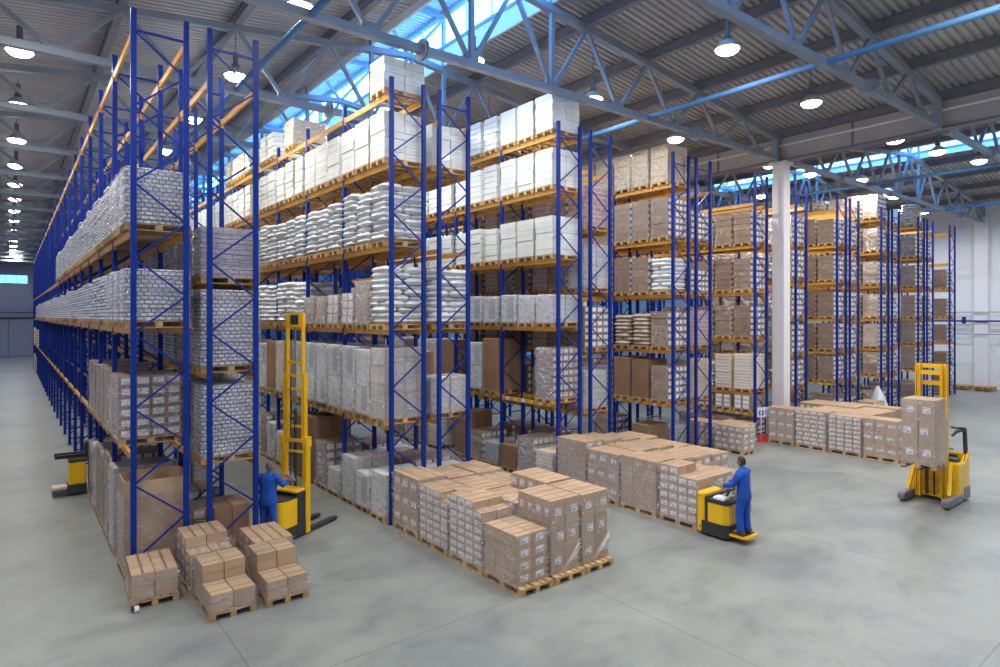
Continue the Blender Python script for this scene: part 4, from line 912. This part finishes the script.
mb.box(-1.35, -.5, .12, -.95, .6, 1.12, 'yellow', ch=.03); mb.prism([(-1.35, .12), (-1.8, .12), (-1.8, 1.35), (-1.35, 1.05)], .5, .6, 'yellow', axis='y'); mb.box(-1.8, -.5, .12, -1.73, .5, 1.3, 'yellow')
mb.box(-.94, -.45, .55, -.93, .5, .62, 'orange'); mb.obj('body', T3)
mb = MB(); mb.box(-1.84, -.62, .07, -1.3, -.45, .55, 'grey', ch=.03); mb.box(-1.84, .45, .07, -1.3, .62, .4, 'grey', ch=.03); mb.box(-1.84, -.5, .07, -1.7, .5, .4, 'grey'); mb.obj('chassis_skirt', T3)
mb = MB(); mb.box(-1.7, -.35, .75, -1.38, .35, .88, 'black', ch=.05); mb.box(-1.73, -.35, .85, -1.64, .35, 1.25, 'black', ch=.04); mb.obj('seat', T3)
mb = MB(); mb.box(-1.38, -.5, 1.12, -1.1, .5, 1.22, 'dark', ch=.03); mb.tube((-1.3, .2, 1.2), (-1.36, .2, 1.42), .02, 'dark'); mb.lathe([(.13, 0), (.15, .012), (.13, .025), (.11, .012), (.13, 0)], 'black', c=(-1.37, .2, 1.42), n=18)
for k in (0, 1, 2): mb.tube((-1.15, -.3 + k * .1, 1.2), (-1.15, -.3 + k * .1, 1.36), .012, 'black', 6)
mb.obj('controls', T3)
mb = MB()
for y in (.52,): mb.bar((-1.77, y, 1.3), (-1.68, y, 2.02), .11, .08, 'dark'); mb.bar((-1.68, y, 2.0), (-1.0, y, 2.02), .07, .07, 'dark')
mb.bar((-1.0, .52, 2.02), (-.85, .45, 1.9), .05, .05, 'dark'); mb.bar((-1.68, .52, 2.0), (-1.68, .2, 2.02), .06, .05, 'dark'); mb.bar((-1.6, .52, 2.03), (-1.3, .52, 2.06), .09, .08, 'black'); mb.obj('roll_bar', T3)
wheel('drive_wheel', T3, -1.65, .2, .15, .15, .12)
mb = MB(); mb.tube((-1.45, .56, 1.1), (-1.5, .6, 1.45), .01, 'black', 6); mb.tube((-1.5, .6, 1.45), (-1.52, .6, 1.5), .04, 'black', 8); mb.obj('mirror', T3)
floor_load(19.0, 19.85, 5.76, 6.56, 1.84, 2, 2, 3, 'x', 'wrapped carton pallet lifted on the forks of the reach truck', z=1.2, seed=1, lab=.45, lh=.3, group='carton pallet on the reach truck')
# 4: truck half hidden behind the first rack
T4 = empty('order_picking_truck', (1.42, 22.3, 0), math.radians(180), 'small yellow and black truck poking out of the first rack, far aisle side', 'forklift')
mb = MB(); mb.box(-.35, -.3, .06, .12, .3, .34, 'dark', ch=.04); mb.obj('chassis', T4)
mb = MB(); mb.box(-.33, -.29, .34, .1, .29, .98, 'yellow', ch=.03)
for z in (.5, .65, .8): mb.box(.1, -.2, z, .11, .2, z + .02, 'orange')
mb.obj('battery_cover', T4)
mb = MB(); mb.box(-.4, -.3, .98, .1, .3, 1.06, 'dark', ch=.02); mb.box(-.4, .0, 1.05, -.3, .1, 1.5, 'dark'); mb.box(-.4, -.25, 1.05, -.34, -.2, 1.5, 'dark'); mb.obj('mast_head', T4)
for s in (-1, 1): rbox('fork', T4, -.3, s * .18 - .05, 1.1, .42, s * .18 + .05, 1.2, 'black', .01)
mb = MB(); mb.box(.12, -.22, .08, .48, .22, .12, 'dark', ch=.01); mb.box(.12, -.22, .24, .48, .22, .28, 'kraft', ch=.01); mb.obj('step_platform', T4)

# ------------------------------------------------------------------ people
def skin_mesh(pts, edges, rads, mats, sub=1):
    me = bpy.data.meshes.new('tmp_skin'); me.from_pydata([Vector(p) for p in pts], edges, []); o = bpy.data.objects.new('tmp_skin', me); COL.objects.link(o)
    md = o.modifiers.new('s', 'SKIN'); md.use_smooth_shade = True
    for i, r_ in enumerate(rads): me.skin_vertices[0].data[i].radius = (r_, r_) if not isinstance(r_, tuple) else r_
    for i in range(len(pts)): me.skin_vertices[0].data[i].use_root = (i == 0)
    ss = o.modifiers.new('u', 'SUBSURF'); ss.levels = sub; ss.render_levels = sub
    dg = bpy.context.evaluated_depsgraph_get(); ev = o.evaluated_get(dg); m2 = bpy.data.meshes.new_from_object(ev)
    vs = [v.co.copy() for v in m2.vertices]; fs = [tuple(p.vertices) for p in m2.polygons]
    bpy.data.objects.remove(o); bpy.data.meshes.remove(m2); return vs, fs
def person(name_label, loc, rz, Lh, Rh, hairk, cat='person', bend=.0, headturn=0, le=None, re=None, legs=.0):
    r = empty('person', loc, rz, name_label, cat)
    b_ = bend
    P = {'pel': (0, 0, .97), 'sp': (b_ * .4, 0, 1.14), 'ch': (b_ * .8, 0, 1.32), 'nb': (b_, 0, 1.47), 'nk': (b_ * 1.1 + .01, 0, 1.56)}
    for s, t in ((1, 'L'), (-1, 'R')):
        P['hip' + t] = (0, s * .1, .92); P['kn' + t] = (.03 + s * legs, s * .12, .5); P['an' + t] = (s * legs, s * .12, .1); P['to' + t] = (.15 + s * legs, s * .14, .04)
        P['sh' + t] = (b_ * .95, s * .19, 1.42); hd = Lh if s > 0 else Rh; P['wr' + t] = hd
        el = le if s > 0 else re
        P['el' + t] = el or ((P['sh' + t][0] + hd[0]) / 2 - .06, (P['sh' + t][1] + hd[1]) / 2 + s * .06, (P['sh' + t][2] + hd[2]) / 2 - .09)
    names = ['pel', 'sp', 'ch', 'nb', 'nk'] + [a + t for t in 'LR' for a in ('hip', 'kn', 'an', 'to', 'sh', 'el', 'wr')]
    ix = {n: i for i, n in enumerate(names)}
    E = [('pel', 'sp'), ('sp', 'ch'), ('ch', 'nb'), ('nb', 'nk')] + [e for t in 'LR' for e in (('pel', 'hip' + t), ('hip' + t, 'kn' + t), ('kn' + t, 'an' + t), ('an' + t, 'to' + t), ('nb', 'sh' + t), ('sh' + t, 'el' + t), ('el' + t, 'wr' + t))]
    rad = {'pel': (.15, .12), 'sp': (.13, .1), 'ch': (.16, .115), 'nb': (.055, .055), 'nk': .05, 'hip': .09, 'kn': .06, 'an': .042, 'to': .035, 'sh': .045, 'el': .042, 'wr': .03}
    g = lambda n: rad.get(n) or rad[n[:-1]]
    v, f = skin_mesh([P[n] for n in names], [(ix[a], ix[c]) for a, c in E], [g(n) for n in names], None)
    mb = MB(); mb.add(v, f, 'skin')
    # head: shaped ellipsoid with nose, brow and chin, ears
    hc_ = Vector((b_ * 1.2 + .035, 0, 1.67)); nu, nv = 20, 14; vs = []; ct, st = math.cos(headturn), math.sin(headturn)
    def hp(x, y, z): return (hc_.x + x * ct - y * st, hc_.y + x * st + y * ct, hc_.z + z)
    for j in range(nv + 1):
        ph = math.pi * j / nv - math.pi / 2
        for i in range(nu):
            th = 2 * math.pi * i / nu; x, y, z = math.cos(ph) * math.cos(th), math.cos(ph) * math.sin(th), math.sin(ph)
            X, Y, Z = x * .1, y * .077, z * .12
            if z < -.2: X *= 1 - .12 * (-z); Y *= 1 - .28 * (-z)
            if x > .8 and abs(y) < .25 and -.35 < z < .15: X += .022
            if x > .7 and .1 < abs(y) < .55 and .0 < z < .2: X -= .008
            if x > .6 and -.95 < z < -.65: X += .012
            vs.append(hp(X, Y, Z))
    mb.add(vs, [(j * nu + i, j * nu + (i + 1) % nu, (j + 1) * nu + (i + 1) % nu, (j + 1) * nu + i) for j in range(nv) for i in range(nu)], 'skin')
    for s in (1, -1):
        T = Matrix.Translation(hp(-.005, s * .078, -.005)) @ Matrix.Rotation(headturn, 4, 'Z'); mb.box(-.016, -.008, -.03, .016, .008, .03, 'skin', T, ch=.006)
    # hands
    for t, s in (('L', 1), ('R', -1)):
        w = Vector(P['wr' + t]); d = (w - Vector(P['el' + t])).normalized(); side = d.cross(Vector((0, 0, 1))).normalized() * s; dn = Vector((0, 0, -1))
        palm = w + d * .09; v, f = skin_mesh([w - d * .02, w + d * .045, palm], [(0, 1), (1, 2)], [.028, (.04, .02), (.04, .018)], None); mb.add(v, f, 'skin')
        for q, ln in enumerate((.062, .075, .07, .055)):
            a = palm - d * .01 + side * (-.03 + q * .02); b2 = a + d * ln * .5 + dn * .012; c2 = b2 + d * ln * .25 + dn * ln * .42
            v, f = skin_mesh([a, b2, c2], [(0, 1), (1, 2)], [.0095, .009, .0075], None, 1); mb.add(v, f, 'skin')
        a = w + d * .03 - side * .032; b2 = a - side * .03 + d * .03; c2 = b2 + d * .03 + dn * .01
        v, f = skin_mesh([a, b2, c2], [(0, 1), (1, 2)], [.011, .01, .008], None, 1); mb.add(v, f, 'skin')
    mb.obj('body', r, True)
    mb = MB()
    for s in (1, -1): mb.lathe([(.001, -.012), (.009, -.008), (.012, 0), (.009, .008), (.001, .012)], 'paper', c=hp(.088, s * .03, .012), n=8); mb.box(*[a for a in (hp(.098, s * .03 - .005, .007)[0] - .004, hp(.098, s * .03, .01)[1] - .005, 1.675, hp(.098, s * .03, .01)[0] + .003, hp(.098, s * .03, .01)[1] + .005, 1.688)], 'hair')
    mb.obj('eyes', r, True)
    # hair cap
    vs = []; fs = []
    for j in range(8):
        ph = math.radians(-30 + 120 * j / 7)
        for i in range(20):
            th = 2 * math.pi * i / 20; front = math.cos(th) > .35; p2 = max(ph, math.radians(28)) if front else ph
            vs.append(hp(math.cos(p2) * math.cos(th) * .107 - .006, math.cos(p2) * math.sin(th) * .085, math.sin(p2) * .128))
    fs = [(j * 20 + i, j * 20 + (i + 1) % 20, (j + 1) * 20 + (i + 1) % 20, (j + 1) * 20 + i) for j in range(7) for i in range(20)]
    mb = MB(); mb.add(vs, fs, hairk); mb.obj('hair', r, True)
    # jacket
    def loft(rings, k, m_, cap=True):
        n = 16; vs = []; fs = []
        for c_, u_, w_ in rings: vs += [Vector(c_) + Vector(u_) * math.cos(2 * math.pi * q / n) + Vector(w_) * math.sin(2 * math.pi * q / n) for q in range(n)]
        for a in range(len(rings) - 1): fs += [(a * n + q, a * n + (q + 1) % n, (a + 1) * n + (q + 1) % n, (a + 1) * n + q) for q in range(n)]
        if cap: fs += [tuple(range(n - 1, -1, -1)), tuple(range(len(vs) - n, len(vs)))]
        m_.add(vs, fs, k)
    def limb(pts, rr_, k, m_):
        pts = [Vector(p) for p in pts]; q = []; 
        for a in range(len(pts)):
            d = (pts[min(a + 1, len(pts) - 1)] - pts[max(a - 1, 0)]).normalized(); u = d.cross(Vector((0, 1, 0))); u = u.normalized() if u.length > .2 else d.cross(Vector((1, 0, 0))).normalized()
            q.append((pts[a], u * rr_[a], d.cross(u) * rr_[a]))
        loft(q, k, m_)
    mb = MB()
    loft([((b_ * f_, 0, z), (rx, 0, 0), (0, ry, 0)) for f_, z, rx, ry in ((.0, .82, .145, .195), (.0, .84, .16, .21), (.1, .98, .15, .2), (.4, 1.12, .14, .19), (.7, 1.26, .145, .2), (.9, 1.37, .145, .215), (.95, 1.44, .13, .205), (1, 1.49, .1, .15), (1, 1.52, .08, .09), (1.05, 1.545, .062, .066))], 'cloth', mb)
    for t, sg in (('L', 1), ('R', -1)):
        S, E_, W = Vector(P['sh' + t]), Vector(P['el' + t]), Vector(P['wr' + t])
        limb([S + Vector((0, -sg * .07, .0)), S + Vector((0, sg * .0, .01)), S.lerp(E_, .35), S.lerp(E_, .8), E_, E_.lerp(W, .25), E_.lerp(W, .7), E_.lerp(W, .97)], [.092, .096, .084, .072, .07, .066, .057, .053], 'cloth', mb)
    for z in (1.5,): loft([((b_ + .0, 0, z), (.078, 0, 0), (0, .085, 0)), ((b_ + .01, 0, z + .06), (.07, 0, 0), (0, .074, 0))], 'cloth', mb)
    mb.obj('jacket', r, True)
    mb = MB(); loft([((0, 0, z), (rx, 0, 0), (0, ry, 0)) for z, rx, ry in ((.78, .1, .15), (.84, .13, .175), (.92, .14, .185), (1.0, .13, .17))], 'cloth', mb)
    for t, sg in (('L', 1), ('R', -1)):
        Hh, K, A = Vector(P['hip' + t]), Vector(P['kn' + t]), Vector(P['an' + t])
        limb([Hh + Vector((0, 0, .03)), Hh, Hh.lerp(K, .4), K, K.lerp(A, .4), K.lerp(A, .85), A + Vector((0, 0, -.03))], [.1, .105, .1, .082, .082, .08, .088], 'cloth', mb)
    mb.obj('trousers', r, True)
    for s, t in ((1, 'L'), (-1, 'R')):
        x, y = P['an' + t][0], P['an' + t][1]; mb = MB()
        mb.prism([(x - .1, y - .042), (x + .06, y - .05), (x + .17, y - .035), (x + .2, y + .01), (x + .17, y + .045), (x + .05, y + .05), (x - .1, y + .042)], 0, .075, 'shoe'); mb.prism([(x - .09, y - .04), (x + .05, y - .045), (x + .05, y + .045), (x - .09, y + .04)], .075, .12, 'shoe'); mb.obj('shoe', r)
    return r, P
p1, Q = person('person in blue work suit seen from behind, reading a paper at the tall stacker', (4.6, 14.42, .14), math.radians(40), (.36, .15, 1.12), (.38, -.27, 1.26), 'hairgrey', bend=.06, headturn=-.3, legs=.0)
p2, Q2 = person('person in blue work suit standing on the riding pallet truck step', (13.36, 7.85, .2), math.radians(97), (.4, .17, 1.08), (.42, -.12, 1.1), 'hair', bend=.03, headturn=.15, legs=.03)
mb = MB(); T = Matrix.Translation((.42, -.3, 1.36)) @ Matrix.Rotation(.3, 4, 'X') @ Matrix.Rotation(.75, 4, 'Y')
mb.box(-.11, -.15, -.002, .11, .15, .002, 'paper', T); o = mb.obj('paper_sheet'); o.location = (4.6, 14.42, .14); o.rotation_euler = (0, 0, math.radians(40)); tag(o, 'white sheet of paper held by the person at the stacker', 'paper')

# ------------------------------------------------------------------ world, sun-less daylight, camera
w = bpy.data.worlds.new('sky'); SC.world = w; w.use_nodes = True; bg = w.node_tree.nodes['Background']
bg.inputs[0].default_value = (.11, .42, 1, 1); bg.inputs[1].default_value = 13.0
cam = bpy.data.cameras.new('camera'); co = bpy.data.objects.new('camera', cam); COL.objects.link(co); SC.camera = co
cam.sensor_width = 36; cam.lens = 622.5 / 1000 * 36; cam.shift_y = -(333.5 - 316.2) / 1000; cam.clip_end = 300
co.location = (0, 0, 5.25); co.rotation_euler = (math.radians(90), 0, -.666)
SC.view_settings.view_transform = 'Standard'; SC.view_settings.look = 'None'; SC.view_settings.gamma = 1; SC.view_settings.use_curve_mapping = False
SC.view_settings.exposure = 0.15
SC.cycles.transparent_max_bounces = 24
SC.cycles.sample_clamp_indirect = 8
